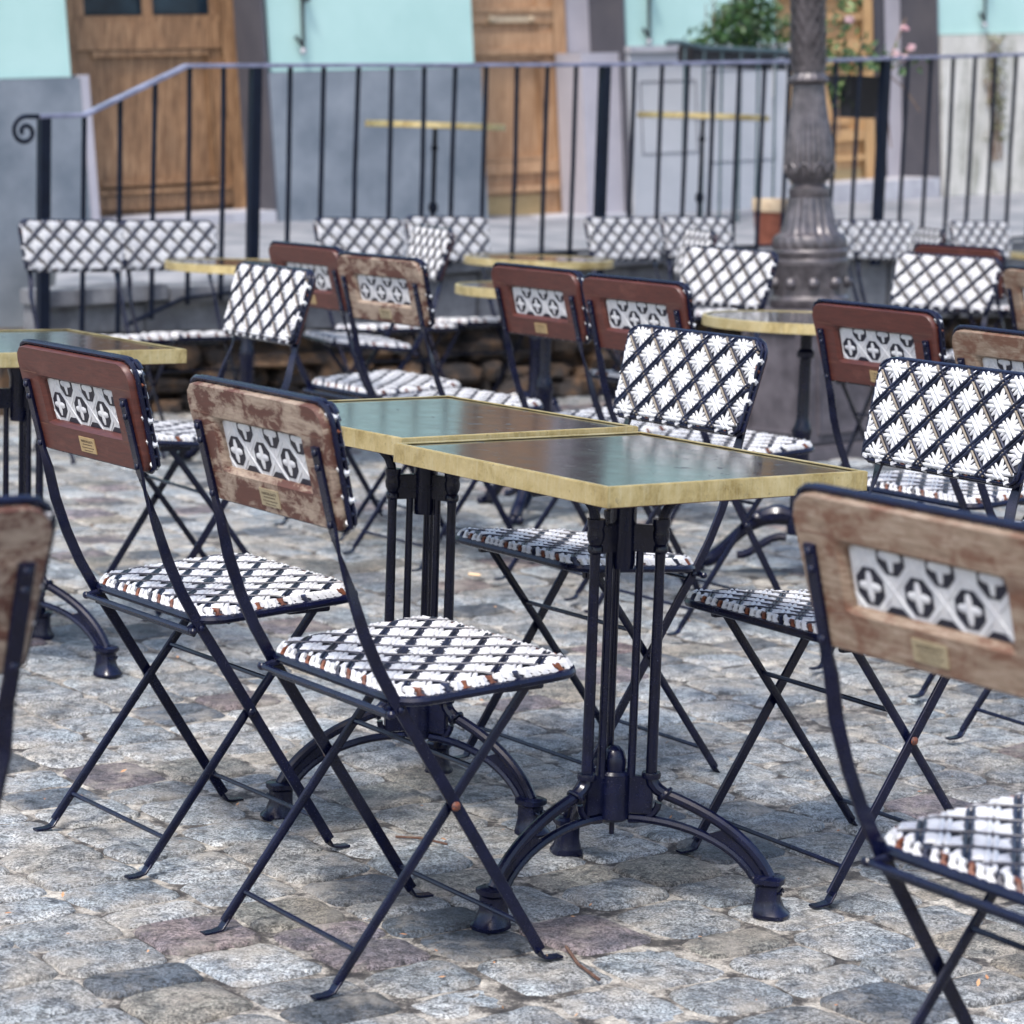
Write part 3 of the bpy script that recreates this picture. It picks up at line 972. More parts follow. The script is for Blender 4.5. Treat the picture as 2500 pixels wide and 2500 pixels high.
mb.lathe([(.062, 1.495), (.078, 1.505), (.080, 1.515), (.066, 1.53), (.062, 1.54)], 96, mod=lambda a, z: 1+.05*abs(sin(9*a)))
mb.build('collar', 'cast_iron_dark', lamp)
mb = MB()
mb.lathe([(.062, 1.54), (.058, 1.8), (.054, 2.2), (.05, 2.9), (.046, 3.4)], 32)
z, row = 1.545, 0
while z < 2.35:
    for k in range(11):
        a = 2*pi*(k+.5*(row % 2))/11
        r = interp(z, [(1.5, .062), (3.4, .046)])
        w = 2*pi*r/11*.55
        u_ = Vector((-sin(a), cos(a), 0)); n_ = Vector((cos(a), sin(a), 0))
        c = n_*r
        vs, H_ = [], .058
        for (s_, t_, d_) in ((-1, 0, .000), (-.9, .5, .004), (0, 1.05, .018), (.9, .5, .004), (1, 0, .000), (0, .1, .006), (0, .55, .011)):
            vs.append(c+u_*w*s_+Vector((0, 0, z+H_*t_))+n_*d_)
        mb.add(vs, [(0, 5, 6, 1), (1, 6, 2), (2, 6, 3), (3, 6, 5, 4)])
    z += .034; row += 1
mb.build('leafed_shaft', 'cast_iron_dark', lamp, angle=60)
mb = MB()
mb.lathe([(.046, 3.4), (.09, 3.42), (.05, 3.46), (.05, 3.5), (.16, 3.56), (.2, 3.58)], 24)
mb.build('lantern_bracket', 'cast_iron_dark', lamp)
mb = MB()
mb.lathe([(.13, 3.585), (.2, 4.0)], 6)
mb.build('lantern_glass', 'dark_glass', lamp)
mb = MB()
mb.lathe([(.22, 4.0), (.12, 4.12), (.03, 4.2), (.001, 4.28)], 6)
mb.build('lantern_roof', 'cast_iron_dark', lamp)

lamp.rotation_euler = (0, -.055, 0)
# ------------------------------------------------------------------ woven cane surfaces
STAR = .08
def rib(mb, S, p0, p1, w, h, mi, inside, n=5, taper=True, clipped=True, d0=0.):
    pts = [(lerp(p0[0], p1[0], i/n), lerp(p0[1], p1[1], i/n)) for i in range(n+1)]
    if clipped:
        runs, cur = [], []
        fine = 14
        P = [(lerp(p0[0], p1[0], i/fine), lerp(p0[1], p1[1], i/fine)) for i in range(fine+1)]
        for q in P:
            if inside(*q) > .002: cur.append(q)
            else:
                if len(cur) > 2: runs.append(cur)
                cur = []
        if len(cur) > 2: runs.append(cur)
        if not runs: return
        run = max(runs, key=len)
        if len(run) < fine+1:
            pts = [run[0], run[len(run)//2], run[-1]]
            if hypot(pts[0][0]-pts[-1][0], pts[0][1]-pts[-1][1]) < .006: return
    dx, dy = p1[0]-p0[0], p1[1]-p0[1]
    L = hypot(dx, dy)
    nx, ny = -dy/L, dx/L
    vs, fs = [], []
    N = len(pts)
    for i, (s, t) in enumerate(pts):
        e = 1.
        if taper and i in (0, N-1): e = .55
        hh = h*(1 if 0 < i < N-1 or not taper else .25)
        for (o, hz) in ((-1, 0), (-.55, .8), (0, 1), (.55, .8), (1, 0)):
            vs.append(S(s+nx*w*o*e, t+ny*w*o*e, d0+hh*hz))
    for i in range(N-1):
        for k in range(4):
            fs.append((i*5+k, i*5+k+1, (i+1)*5+k+1, (i+1)*5+k))
    fs.append((0, 1, 2, 3, 4)); fs.append(tuple((N-1)*5+k for k in range(5))[::-1])
    mb.add(vs, fs, mi)

def weave(mb, S, inside, s0, s1, t0, t1, ph=(0, 0), tan=True, ws=.0029, wb=.0024):
    """mi: 0 dark ground, 1 white, 2 navy, 3 tan"""
    P = STAR
    ex = (s1-s0)+(t1-t0)
    # flowers
    j0, j1 = int((t0-ph[1])/(P/2))-2, int((t1-ph[1])/(P/2))+3
    for j in range(j0, j1):
        for i in range(int((s0-ph[0])/P)-2, int((s1-ph[0])/P)+3):
            s = ph[0]+i*P+(P/2 if j % 2 else 0); t = ph[1]+j*P/2
            if inside(s, t) < -.035: continue
            rib(mb, S, (s, t-.0345), (s, t+.0345), .0049, .0032, 1, inside, 6, True, True, .0012)
            for o in (-1, 1):
                q = .0046*o*.7071
                rib(mb, S, (s-.0172+q, t-.0172-q), (s+.0172+q, t+.0172-q), .0042, .0034, 1, inside, 5, True, True, .0016)
            for o in (-1, 1):
                rib(mb, S, (s-.0340, t+.0044*o), (s+.0340, t+.0044*o), .0041, .0034, 1, inside, 6, True, True, .0024)
            for o in (-1, 1):
                q = .0044*o*.7071
                rib(mb, S, (s-.0165+q, t+.0165+q), (s+.0165+q, t-.0165+q), .0040, .0034, 1, inside, 5, True, True, .0042)
    # diagonal strands between the flowers, over the tips
    k0, k1 = int(-ex/P)-2, int(ex/P)+3
    for k in range(k0, k1):
        c = ph[0]+ph[1]+P/2+k*P
        for o, mm in ((-wb*.95, 3 if tan else 2), (wb*.95, 2)):
            t = ph[1]-P*8
            while t < t1+P:
                rib(mb, S, (c-t+o, t+o), (c-t-P/2+o, t+P/2+o), wb, .0028, mm, inside, 3, False, True, .0026)
                t += P/2
        c = ph[0]-ph[1]+P/2+k*P
        for o in (-ws, ws):
            t = ph[1]+P/4-P*8
            while t < t1+P:
                rib(mb, S, (t+c+o, t-o), (t+c+o+P/2, t+P/2-o), ws, .0034 if ws > .002 else .0022, 2, inside, 4, False, True, .0040)
                t += P/2

def round_outline(fw, t0, t1, rb, rt, n=7):
    """outline (s,t) of a rounded trapezoid; fw(t) half width"""
    out = []
    for (sx, tt, r, a0) in ((1, t0, rb, -pi/2), (1, t1, rt, 0), (-1, t1, rt, pi/2), (-1, t0, rb, pi)):
        ct_ = tt+r if tt == t0 else tt-r
        cs = sx*(fw(ct_)-r)
        for i in range(n+1):
            a = a0+pi/2*i/n
            out.append((cs+r*cos(a), ct_+r*sin(a)))
    return out

def resample(poly, n):
    P = poly+[poly[0]]
    L = [0]
    for a, b in zip(P, P[1:]): L.append(L[-1]+hypot(b[0]-a[0], b[1]-a[1]))
    out = []
    for i in range(n):
        d = L[-1]*i/n
        k = max(j for j in range(len(L)) if L[j] <= d+1e-9)
        k = min(k, len(P)-2)
        t = (d-L[k])/max(1e-9, L[k+1]-L[k])
        out.append((lerp(P[k][0], P[k+1][0], t), lerp(P[k][1], P[k+1][1], t)))
    return out

def cushion(mb, S0, outline, thick, mi=0):
    n = len(outline)
    cs = sum(p[0] for p in outline)/n; ct_ = sum(p[1] for p in outline)/n
    vs = []
    for (k, h) in ((1, -.004), (1, .3*thick), (.975, .8*thick), (.93, thick), (.5, thick)):
        for (s, t) in outline:
            vs.append(S0(cs+(s-cs)*k, ct_+(t-ct_)*k, h))
    fs = []
    for r in range(4):
        for i in range(n):
            j = (i+1) % n
            fs.append((r*n+i, r*n+j, (r+1)*n+j, (r+1)*n+i))
    fs.append(tuple(4*n+i for i in range(n)))
    mb.add(vs, fs, mi)

def make_inside(fw, t0, t1, r):
    def inside(s, t):
        hw = fw(min(max(t, t0), t1)); hc = (t1-t0)/2; tc = (t0+t1)/2
        qx = abs(s)-(hw-r); qy = abs(t-tc)-(hc-r)
        return -(hypot(max(qx, 0), max(qy, 0))+min(max(qx, qy), 0)-r)
    return inside

# ------------------------------------------------------------------ the folding bistro chair
UPN = Vector((0, -.259, .966)).normalized()
NRM = Vector((0, .966, .259)).normalized()
PB = Vector((0, -.213, .694))
PH = .1895
def fwb(t): return lerp(.199, .2125, t/PH)
def SP(s, t, d): return PB+Vector((s, 0, 0))+UPN*t+NRM*d
SEAT_Z0, SEAT_Z1, SY0, SY1 = .440, .462, -.122, .190
def SS(s, t, d):
    z = lerp(SEAT_Z0, SEAT_Z1, (t-SY0)/(SY1-SY0))
    return Vector((s, t, z+d))

def make_chair():
    root = empty('bistro_chair')
    # wooden back frame
    N = 72
    out = resample(round_outline(lambda t: fwb(t)-.004, .002, PH-.003, .007, .030), N)
    cs, ct_ = 0, PH*.52
    def win(half, lo, hi):
        W = []
        for (s, t) in out:
            dx, dy = s-cs, t-ct_
            k = 1e9
            if abs(dx) > 1e-9: k = min(k, half/abs(dx))
            if dy > 1e-9: k = min(k, (hi-ct_)/dy)
            if dy < -1e-9: k = min(k, (ct_-lo)/-dy)
            W.append((cs+dx*k, ct_+dy*k))
        return W
    w1, w2 = win(.136, .050, .139), win(.129, .056, .133)
    vs = [SP(s, t, -.0145) for s, t in out]+[SP(s*.99, lerp(ct_, t, .99), -.017) for s, t in out]+[SP(s, t, -.017) for s, t in w1]+[SP(s, t, -.010) for s, t in w2]+[SP(s, t, -.001) for s, t in w2]+[SP(s, t, -.001) for s, t in out]
    fs = []
    for r in range(6):
        for i in range(N):
            j = (i+1) % N
            fs.append((r*N+i, r*N+j, ((r+1) % 6)*N+j, ((r+1) % 6)*N+i))
    mb = MB(); mb.add(vs, fs)
    # rail-to-stile joints: fine grooves standing proud as hairlines
    frame = mb.build('back_frame', 'wood_red', root, angle=40)
    for sx in (-1, 1):
        for tt in (.0485, .1415):
            mb = MB()
            mb.prism(rect(sx*.168-.028, tt-.0006, sx*.168+.028, tt+.0006), -.0173, -.0150, SP)
            mb.build('joint_line', 'under_wood', frame)
    # rear face of the weave seen through the frame
    mb = MB()
    mb.prism(rect(-.132, .053, .132, .136), -.0042, -.0025, SP, 0)
    def SPr(s, t, d): return SP(s, t, -.0050-d)
    def wins(s, t): return min(.131-abs(s), t-.054, .135-t)+.002
    fr_rows = [(j, t) for j, t in ((0, .084), (1, .1255), (-1, .0425))]
    for j, t in fr_rows:
        for i in range(-3, 4):
            s = i*.08+(.04 if j % 2 else 0)-.02
            if abs(s) > .15: continue
            def poly(r, a0, n, sc=1.): return [(s+r*cos(a0+2*pi*k/n), t+r*sc*sin(a0+2*pi*k/n)) for k in range(n)]
            if abs(s) < .125 and .035 < t < .155:
                oct_ = [(max(-.1275, min(.1275, x)), max(.0540, min(.1350, y))) for x, y in poly(.0243, pi/8, 8, 1.0)]
                mb.prism(oct_, -.0052, -.004, SP, 1)
                rib(mb, SPr, (s-.0180, t), (s+.0180, t), .0056, .0018, 0, wins, 5, True, True, .0002)
                rib(mb, SPr, (s, t-.0185), (s, t+.0185), .0056, .0020, 0, wins, 5, True, True, .0006)
    # pale cross strands between the rings
    for j, t in fr_rows:
        for i in range(-4, 5):
            s = i*.08+(.04 if j % 2 else 0)+.02
            if abs(s) > .15: continue
            for o in (-1, 1):
                rib(mb, SPr, (s+.0042*o, t-.017), (s+.0042*o, t+.017), .0036, .0010, 2, wins, 4, True, True, -.0006)
            rib(mb, SPr, (s-.026, t-.027), (s+.026, t+.027), .0024, .0012, 0, wins, 5, True, True, -.0006)
            rib(mb, SPr, (s-.026, t+.027), (s+.026, t-.027), .0024, .0014, 0, wins, 5, True, True, -.0002)
    mb.build('rear_weave', ['weave_white', 'weave_dark', 'weave_pale'], root, angle=30)
    # woven front of the back
    ins = make_inside(fwb, 0, PH, .026)
    outl = resample(round_outline(fwb, 0, PH, .014, .030), 80)
    mb = MB()
    cushion(mb, lambda s, t, d: SP(s, t, d), outl, .010)
    def SB(s, t, d):
        e = ins(s, t)
        k = min(1, max(0, e)/.012)
        return SP(-s, t, .002+.008*sqrt(max(0, 1-(1-k)**2))+d)
    weave(mb, SB, ins, -.21, .21, 0, PH, (0., .012))
    # wraps round the edge
    W = resample(outl, 56)
    wr = random.Random(9)
    for i, (s, t) in enumerate(W):
        c = (0, PH/2)
        mi = (1, 2, 1, 4)[i % 4] if wr.random() < .8 else 2
        if t > PH-.003: mi = 2
        rr = .0062 if mi == 1 else .0042
        s3, t3 = W[(i+1) % 56]
        sm, tm = (s+s3)/2, (t+t3)/2
        ro = .0040 if t > PH-.003 else rr
        mb.tube([SP(lerp(c[0], s, .982), lerp(c[1], t, .97), .0075), SP(lerp(c[0], sm, 1.0), lerp(c[1], tm, 1.0), .0055), SP(sm, tm, .000), SP(s3, t3, -.005)], [ro*.6, ro, ro, ro*.7], 6, mi)
    mb.build('woven_back', ['weave_dark', 'weave_white', 'weave_navy', 'weave_tan', 'weave_brown'], root, angle=50, recalc=False)
    mb = MB()
    o2 = resample(round_outline(lambda t: fwb(t)+.002, -.002, PH+.002, .015, .032), 72)
    mb.tube([SP(s, t, -.003) for s, t in o2], .0044, 8, closed=True)
    mb.tube([SP(s*.993, lerp(PH/2, t, .985), .0065) for s, t in o2], .0030, 8, closed=True)
    mb.build('edge_cord', 'navy_metal', root)
    # nameplate
    mb = MB()
    mb.prism(rect(-.028, .013, .028, .040), -.0184, -.0168, SP)
    npl = mb.build('nameplate', 'brass_plate', root)
    lines = [('MAISON-GATTI', .0335, .0062), ]
    mb = MB()
    rnd = random.Random(2)
    for (tt, half, hh) in ((.0272, .017, .0014), (.0215, .021, .0013), (.0165, .015, .0011)):
        s = -half
        while s < half:
            w = rnd.uniform(.002, .005)
            mb.prism(rect(s, tt-hh/2, min(half, s+w), tt+hh/2), -.0187, -.0183, SP)
            s += w+.0012
    mb.build('small_print', 'plate_text', npl)
    # uprights (panel -> seat -> front foot), one bar each side
    for sx in (-1, 1):
        mb = MB()
        X0 = .1785*sx; X1 = .186*sx
        q1 = SP(X0, .128, -.0205); q2 = SP(X0, .0, -.0205)
        P_ = [q1, SP(X0, .06, -.0205), q2, Vector((X0, -.222, .655)), Vector((X1, -.205, .60)), Vector((X1, -.183, .54)), Vector((X1, -.157, .485)), Vector((X1, -.124, .43)), Vector((X1, -.085, .372)), Vector((X1, .02, .212)), Vector((X1, .148, .018))]
        ph_ = [0, 0, 0, .5*sx, 1.2*sx, pi/2*sx, pi/2*sx, pi/2*sx, pi/2*sx, pi/2*sx, pi/2*sx]
        mb.bar(P_, .0185, .0058, ph_)
        mb.bar([Vector((X1, .142, .022)), Vector((X1, .152, .007)), Vector((X1, .162, .0045)), Vector((X1, .186, .0035))], .0185, .004, [0]*4)
        for (tt) in (.120, .098, .012):
            c = SP(X0, tt, -.0245)
            mb.ball(c, .0058, (1, .6, 1), 5)
        mb.ball((X1+.004*sx, -.118, .421), .006, (.7, 1, 1), 5)
        up_ = mb.build('upright', 'navy_metal', root)
        mb = MB()
        mb.X = None
        mb.ball((X1+.0045*sx, -.0175, .266), .0078, (.55, 1, 1), 6)
        mb.build('rivet', 'rust_rivet', up_)
        # rear leg
        mb = MB()
        X2 = .1735*sx
        mb.bar([Vector((X2, .118, .440)), Vector((X2, .0, .289)), Vector((X2, -.208, .017))], .0165, .0075, pi/2*sx, rounded=True)
        mb.bar([Vector((X2, -.203, .021)), Vector((X2, -.214, .007)), Vector((X2, -.226, .004)), Vector((X2, -.246, .0035))], .0175, .004, [0]*4)
        mb.box((X2, .10, .441), (.014, .085, .026), bev=.002)
        mb.build('rear_leg', 'navy_metal', root)
    # cross rods
    for (y, z, hw, nm, r) in ((-.174, .062, .172, 'crossbar', .0042), (.120, .062, .185, 'crossbar', .0042), (.022, .318, .172, 'crossbar', .0045),
                              (-.138, .418, .186, 'hinge_bar', .0052)):
        mb = MB()
        mb.tube([(-hw, y, z), (hw, y, z)], r, 8)
        if nm == 'hinge_bar':
            mb.tube([(-hw*.95, y+.012, z-.010), (hw*.95, y+.012, z-.010)], .0035, 8)
            for sx in (-1, 1):
                mb.ball((sx*(hw+.008), y, z), .009, (1, .8, .8), 5)
                mb.tube([(sx*(hw-.004), y, z+.003), (sx*(hw-.018), y+.03, z+.012)], .006, 6)
        mb.build(nm, 'navy_metal', root)
    # seat frame
    fs_ = lambda t: lerp(.207, .212, (t-SY0)/(SY1-SY0))
    o3 = resample(round_outline(fs_, SY0, SY1, .045, .040), 72)
    mb = MB()
    mb.tube([SS(s, t, -.006) for s, t in o3], .0078, 8, closed=True)
    mb.tube([SS(-.2, SY0+.05, -.012), SS(.2, SY0+.05, -.012)], .006, 6)
    mb.tube([SS(-.2, SY1-.05, -.012), SS(.2, SY1-.05, -.012)], .006, 6)
    mb.build('seat_frame', 'navy_metal', root)
    # woven seat
    insS = make_inside(lambda t: fs_(t)-.004, SY0+.004, SY1-.004, .042)
    outS = resample(round_outline(lambda t: fs_(t)-.004, SY0+.004, SY1-.004, .042, .038), 84)
    mb = MB()
    cushion(mb, SS, outS, .011)
    def SSB(s, t, d):
        e = insS(s, t)
        k = min(1, max(0, e)/.018)
        sag = -.004*(1-min(1, hypot(s, (t-.03)*1.2)/.15)**2)
        return SS(s, t, .002+.009*sqrt(max(0, 1-(1-k)**2))+d+sag)
    weave(mb, SSB, insS, -.21, .21, SY0, SY1, (0., .034), False, .0011, .0027)
    W = resample(outS, 88)
    wr = random.Random(12)
    for i, (s, t) in enumerate(W):
        c = (0, .034)
        mi = (1, 1, 4, 1, 1, 2, 1, 4)[i % 8] if wr.random() < .85 else 1
        rr = .0068 if mi == 1 else .0050
        s3, t3 = W[(i+1) % 88]; s4, t4 = W[(i+2) % 88]
        mb.tube([SS(lerp(c[0], s, .955), lerp(c[1], t, .945), .0098), SS(lerp(c[0], s3, .985), lerp(c[1], t3, .98), .0082), SS(s3, t3, .002), SS(s4, t4, -.006)], [rr*.5, rr, rr, rr*.7], 6, mi)
    mb.build('woven_seat', ['weave_dark', 'weave_white', 'weave_navy', 'weave_tan', 'weave_brown'], root, angle=50, recalc=False)
    return root

simple('weave_pale', (.50, .49, .49), (.62, .61, .61), 60, .5)
simple('rust_rivet', (.20, .055, .022), (.025, .02, .026), 260, .6, rand=True)
chair0 = make_chair()
# lettering of the nameplate
def plate_text(parent, txt, tt, size):
    cu = bpy.data.curves.new('lettering', 'FONT')
    cu.body = txt; cu.size = size; cu.align_x = 'CENTER'; cu.extrude = .0001
    o = bpy.data.objects.new('lettering', cu)
    COL.objects.link(o)
    dg = bpy.context.evaluated_depsgraph_get()
    me = bpy.data.meshes.new_from_object(o.evaluated_get(dg))
    COL.objects.unlink(o); bpy.data.objects.remove(o)
    X = Vector((-1, 0, 0)); 
    R = Matrix((( -X.x, UPN.x, -NRM.x), (-X.y, UPN.y, -NRM.y), (-X.z, UPN.z, -NRM.z)))
    for v in me.vertices:
        p = v.co.copy()
        v.co = SP(p.x, tt+p.y, -.0186-p.z)
    me.materials.append(MAT['plate_text'])
    q = bpy.data.objects.new('lettering', me)
    COL.objects.link(q); q.parent = parent
npl0 = [c for c in chair0.children if c.name.startswith('nameplate')][0]
plate_text(npl0, 'MAISON-GATTI', .0308, .0062)

chairs = [
 # x, y, z, yaw, wood, plate, label
 (-.1621, 3.8861, 0, -.968, 'wood_weathered', 'plate_dull', 'chair with patchy bleached and red brown frame, tucked at the near square table'),
 (-.5325, 4.4688, 0, -.9334, 'wood_red', 'brass_plate', 'chair with dark red brown frame and clear brass plate, left of the patchy framed one'),
 (.1544, 5.0603, 0, 2.199, 'wood_red', None, 'chair facing us with black and white woven back just behind the joined square tables'),
 (.5747, 4.4036, 0, 2.152, 'wood_red', None, 'chair with large woven back at right edge, behind the blurred grey wooden chair'),
 (.66, 2.897, -.01, -.981, 'wood_grey', 'plate_dull', 'blurred chair with grey brown weathered frame in the lower right foreground'),
 (-.800, 2.68, -.01, .688, 'wood_weathered', 'plate_dull', 'blurred corner of a bleached chair back cut off by the left edge'),
 (-.856, 6.583, .031, 2.134, 'wood_red', None, 'woven chair turned side-on right of the left square table, back rising before the round table'),
 (-.433, 7.892, .05, -.96, 'wood_red', 'brass_plate', 'red framed chair half hidden behind the patchy one, left of centre in the back'),
 (-.189, 7.434, .044, -.916, 'wood_weathered', 'plate_dull', 'distant chair with bleached top rail and red patches beside the front-facing woven back'),
 (.26, 7.031, .045, -.99, 'wood_red', 'brass_plate', 'left one of two touching red framed chairs above the far end of the tables'),
 (.50, 6.584, .045, -.96, 'wood_red', 'brass_plate', 'right one of two touching red framed chairs, just above the black and white woven back'),
 (.499, 8.367, .05, 2.262, 'wood_red', None, 'woven chair facing us just left of the lamp base, above the round table'),
 (1.851, 9.948, .044, -.849, 'wood_red', 'brass_plate', 'farthest red framed chair right of the lamp, mostly hidden by a woven back'),
 (1.342, 8.917, .03, 2.418, 'wood_red', None, 'woven chair facing us right of the lamp, in front of a red top rail'),
 (1.024, 5.991, .031, -.978, 'wood_red', 'brass_plate', 'large plain red framed chair on the right, beside the round table with brass edge'),
 (1.24, 5.307, .023, -1.046, 'wood_grey', 'plate_dull', 'weathered tan framed chair at right edge next to the plain red one'),
 (1.80, 7.765, .05, -1.147, 'wood_grey', 'plate_dull', 'pale wooden chair corner far back at the right edge'),
 (-.57, 9.62, .05, 1.93, 'wood_red', None, 'chair seen edge-on in front of the second pair of white backs'),
 (.472, 10.405, .05, 1.756, 'wood_red', None, 'chair seen edge-on behind the woven back left of the lamp'),
 (1.614, 11.805, .05, 1.705, 'wood_red', None, 'chair seen edge-on just above the farthest red top rail'),
 (-1.538, 9.488, .034, 3.782, 'wood_red', None, 'leftmost white woven chair of the row below the railing'),
 (-1.23, 9.869, .031, 3.783, 'wood_red', None, 'second white woven chair from the left in the row below the railing'),
 (-.515, 10.378, .05, 3.781, 'wood_red', None, 'white woven chair behind the red framed chair left of centre, third in the railing row'),
 (-.168, 10.861, .055, 3.781, 'wood_red', None, 'fourth white woven chair below the railing, behind the side-on chair'),
 (.608, 11.499, .06, 3.781, 'wood_red', None, 'fifth white woven chair below the railing, right of the central round table'),
 (.974, 11.957, .06, 3.781, 'wood_red', None, 'white woven chair directly left of the terracotta pot and lamp, in the railing row'),
 (1.59, 12.27, .06, 3.781, 'wood_red', None, 'white woven chair half hidden by the lamp base, in the railing row'),
 (1.949, 12.691, .055, 3.781, 'wood_red', None, 'white woven chair right of the lamp base in the railing row'),
 (2.50, 13.05, .06, 3.781, 'wood_red', None, 'rightmost white woven chair at the right edge of the railing row'),
]
for i, (x, y, z, yaw, wd, pl, lab) in enumerate(chairs):
    o = chair0 if i == 0 else copy_tree(chair0)
    o.location = (x, y, z)
    o.rotation_euler = (0, 0, yaw)
    tag(o, lab, 'chair', 'folding bistro chairs on the cobbles')
    for ch in o.children:
        base = ch.name.split('.')[0]
        if base == 'back_frame':
            ch.material_slots[0].link = 'OBJECT'
            ch.material_slots[0].material = MAT[wd]
            if wd != 'wood_red':
                ch['label'] = {'wood_weathered': 'patchy bleached wooden back frame', 'wood_grey': 'grey brown weathered wooden back frame'}[wd]
        for g in ch.children:
            if g.name.startswith('rivet') and i not in (0, 3):
                g.material_slots[0].link = 'OBJECT'
                g.material_slots[0].material = MAT['navy_metal']
        if base == 'nameplate':
            ch.material_slots[0].link = 'OBJECT'
            ch.material_slots[0].material = MAT[pl or 'brass_plate']

# ------------------------------------------------------------------ tables
def tripod(root, ang0, top_z):
    def pol(r, a, z): return Vector((r*cos(a), r*sin(a), z))
    # hub
    mb = MB()
    mb.lathe([(.024, .135), (.030, .14), (.030, .215), (.026, .22)], 12)
    mb.lathe([(.020, .22), (.021, .235), (.017, .252), (.008, .26), (.001, .262)], 16)
    mb.tube([(0, 0, .11), (0, 0, .14)], .0045, 8)
    for k in range(3):
        a = ang0+k*2*pi/3
        R = Matrix.Rotation(a, 3, 'Z')
        mb.box(R @ Vector((.040, 0, .182)), (.056, .012, .064), R, bev=.002)
        arc = [pol(.028+.05*sin(t), a, .137+.034*(1-cos(t)) ) for t in [pi/2*i/6 for i in range(7)]]
        mb.tube(arc, .006, 6)
    mb.build('hub', 'navy_metal', root)
    # upper bracket
    mb = MB()
    mb.lathe([(.020, .56), (.022, .57), (.022, .66), (.026, .675), (.03, top_z)], 12)
    mb.lathe([(.125, top_z-.010), (.125, top_z-.001)], 40)
    for k in range(3):
        a = ang0+k*2*pi/3
        R = Matrix.Rotation(a, 3, 'Z')
        mb.box(R @ Vector((.040, 0, .612)), (.055, .013, .046), R, bev=.002)
        mb.tube([pol(.066, a, .63)]+[pol(.066+.07*(1-cos(t)), a, .635+(top_z-.645)*sin(t)) for t in [pi/2*i/6 for i in range(1, 7)]], [.009, .009, .008, .0085, .009, .010, .012], 8)
        mb.tube([pol(.02, a, top_z-.010), pol(.21, a, top_z-.008)], .008, 6)
    mb.build('top_bracket', 'navy_metal', root)
    for k in range(3):
        a = ang0+k*2*pi/3
        mb = MB()
        mb.lathe([(.0095, .215), (.0092, .4), (.0082, .57), (.0088, .588), (.0125, .592), (.0125, .600), (.010, .604), (.0135, .612), (.0145, .622), (.0125, .630), (.015, .638), (.015, .646)], 14, c=pol(.064, a, 0))
        mb.build('column', 'navy_metal', root)
        mb = MB()
        mb.lathe([(.0072, .21), (.0070, .4), (.0062, .60)], 12, c=pol(.030, a, 0))
        mb.build('column', 'navy_metal', root)
        mb = MB()
        mb.lathe([(.0155, .212), (.0165, .217), (.0155, .222)], 14, c=pol(.064, a, 0))
        mb.tube([pol(.064, a, .218), pol(.067, a, .204), pol(.076, a, .194), pol(.088, a, .187)], [.011, .0115, .011, .0105], 10)
        mb.tube([pol(.086, a, .190), pol(.089, a, .1865), pol(.092, a, .184)], [.015, .0165, .015], 12)
        outer = [pol(r, a, z) for r, z in bez([(.088, .187), (.17, .163), (.238, .125), (.270, .065)], 12)]
        inner = [pol(r, a, z) for r, z in bez([(.030, .141), (.12, .145), (.205, .118), (.243, .062)], 12)]
        mb.tube(outer, .0098, 10)
        mb.tube(inner, .0075, 8)
        # web between the rails
        vs, fs = [], []
        nrm = pol(1, a+pi/2, 0)*.0028
        for i in range(6, 13):
            for sg in (-1, 1):
                vs.append(outer[i]+nrm*sg); vs.append(inner[i]+nrm*sg)
        for i in range(6):
            b0, b1 = i*4, (i+1)*4
            fs += [(b0, b1, b1+1, b0+1), (b0+2, b0+3, b1+3, b1+2)]
        fs += [(0, 1, 3, 2)]
        mb.add(vs, fs)
        leg = mb.build('leg', 'navy_metal', root)
        mb = MB()
        R = Matrix.Rotation(a, 3, 'Z')
        c = pol(.268, a, 0)
        secs = [(.000, .030, .027, .006), (.006, .031, .028, .006), (.014, .026, .024, .002), (.030, .021, .020, 0), (.052, .021, .020, 0), (.057, .027, .025, 0), (.065, .027, .025, 0), (.068, .021, .019, 0)]
        vs, fs = [], []
        K = 16
        for (z, hx, hy, off) in secs:
            for k2 in range(K):
                t = 2*pi*k2/K
                ca, sa = cos(t), sin(t)
                q = (abs(ca)**3.2+abs(sa)**3.2)**(-1/3.2)
                vs.append(c+R @ Vector((off+ca*q*hx, sa*q*hy, z)))
        for i in range(len(secs)-1):
            for k2 in range(K):
                k3 = (k2+1) % K
                fs.append((i*K+k2, i*K+k3, (i+1)*K+k3, (i+1)*K+k2))
        fs.append(tuple(range(K))[::-1]); fs.append(tuple((len(secs)-1)*K+k2 for k2 in range(K)))
        mb.add(vs, fs)
        for yy in (-.009, .009):
            mb.tube([c+R @ Vector((.0215, yy-.005, .044)), c+R @ Vector((.024, yy, .040)), c+R @ Vector((.0215, yy+.005, .044))], .0022, 5)
        mb.build('foot', 'navy_metal', leg)

def square_table(x, y, z, yaw, a, b, ang, label, grp, h=.743):
    root = empty('square_table', (x, y, z), yaw, label, 'table', grp)
    T = .0305
    mb = MB()
    mb.box((0, 0, h-.0155), (a-.006, b-.006, T-.003), bev=0)
    mb.build('table_top', 'table_laminate', root)
    mb = MB()
    e = .0022
    for (cx_, cy_, sx, sy) in ((0, b/2, a, 0), (0, -b/2, a, 0)):
        mb.box((0, cy_-(e/2 if cy_ > 0 else -e/2), h-T/2), (a, e, T))
        mb.box((0, cy_-(.0055 if cy_ > 0 else -.0055), h+.0003), (a-.003, .0066, .0016))
    for sg in (-1, 1):
        mb.box((sg*(a/2-e/2), 0, h-T/2), (e, b-2*e-.0004, T))
        mb.box((sg*(a/2-.0055), 0, h+.0003), (.0066, b-.0180, .0016))
    mb.build('brass_edge', 'brass', root)
    mb = MB()
    mb.box((0, 0, h-T-.001), (a-.02, b-.02, .004), bev=0)
    mb.build('underside', 'under_wood', root)
    tripod(root, ang-yaw, h-T-.004)
    return root
GS = 'square brass edged cafe tables'
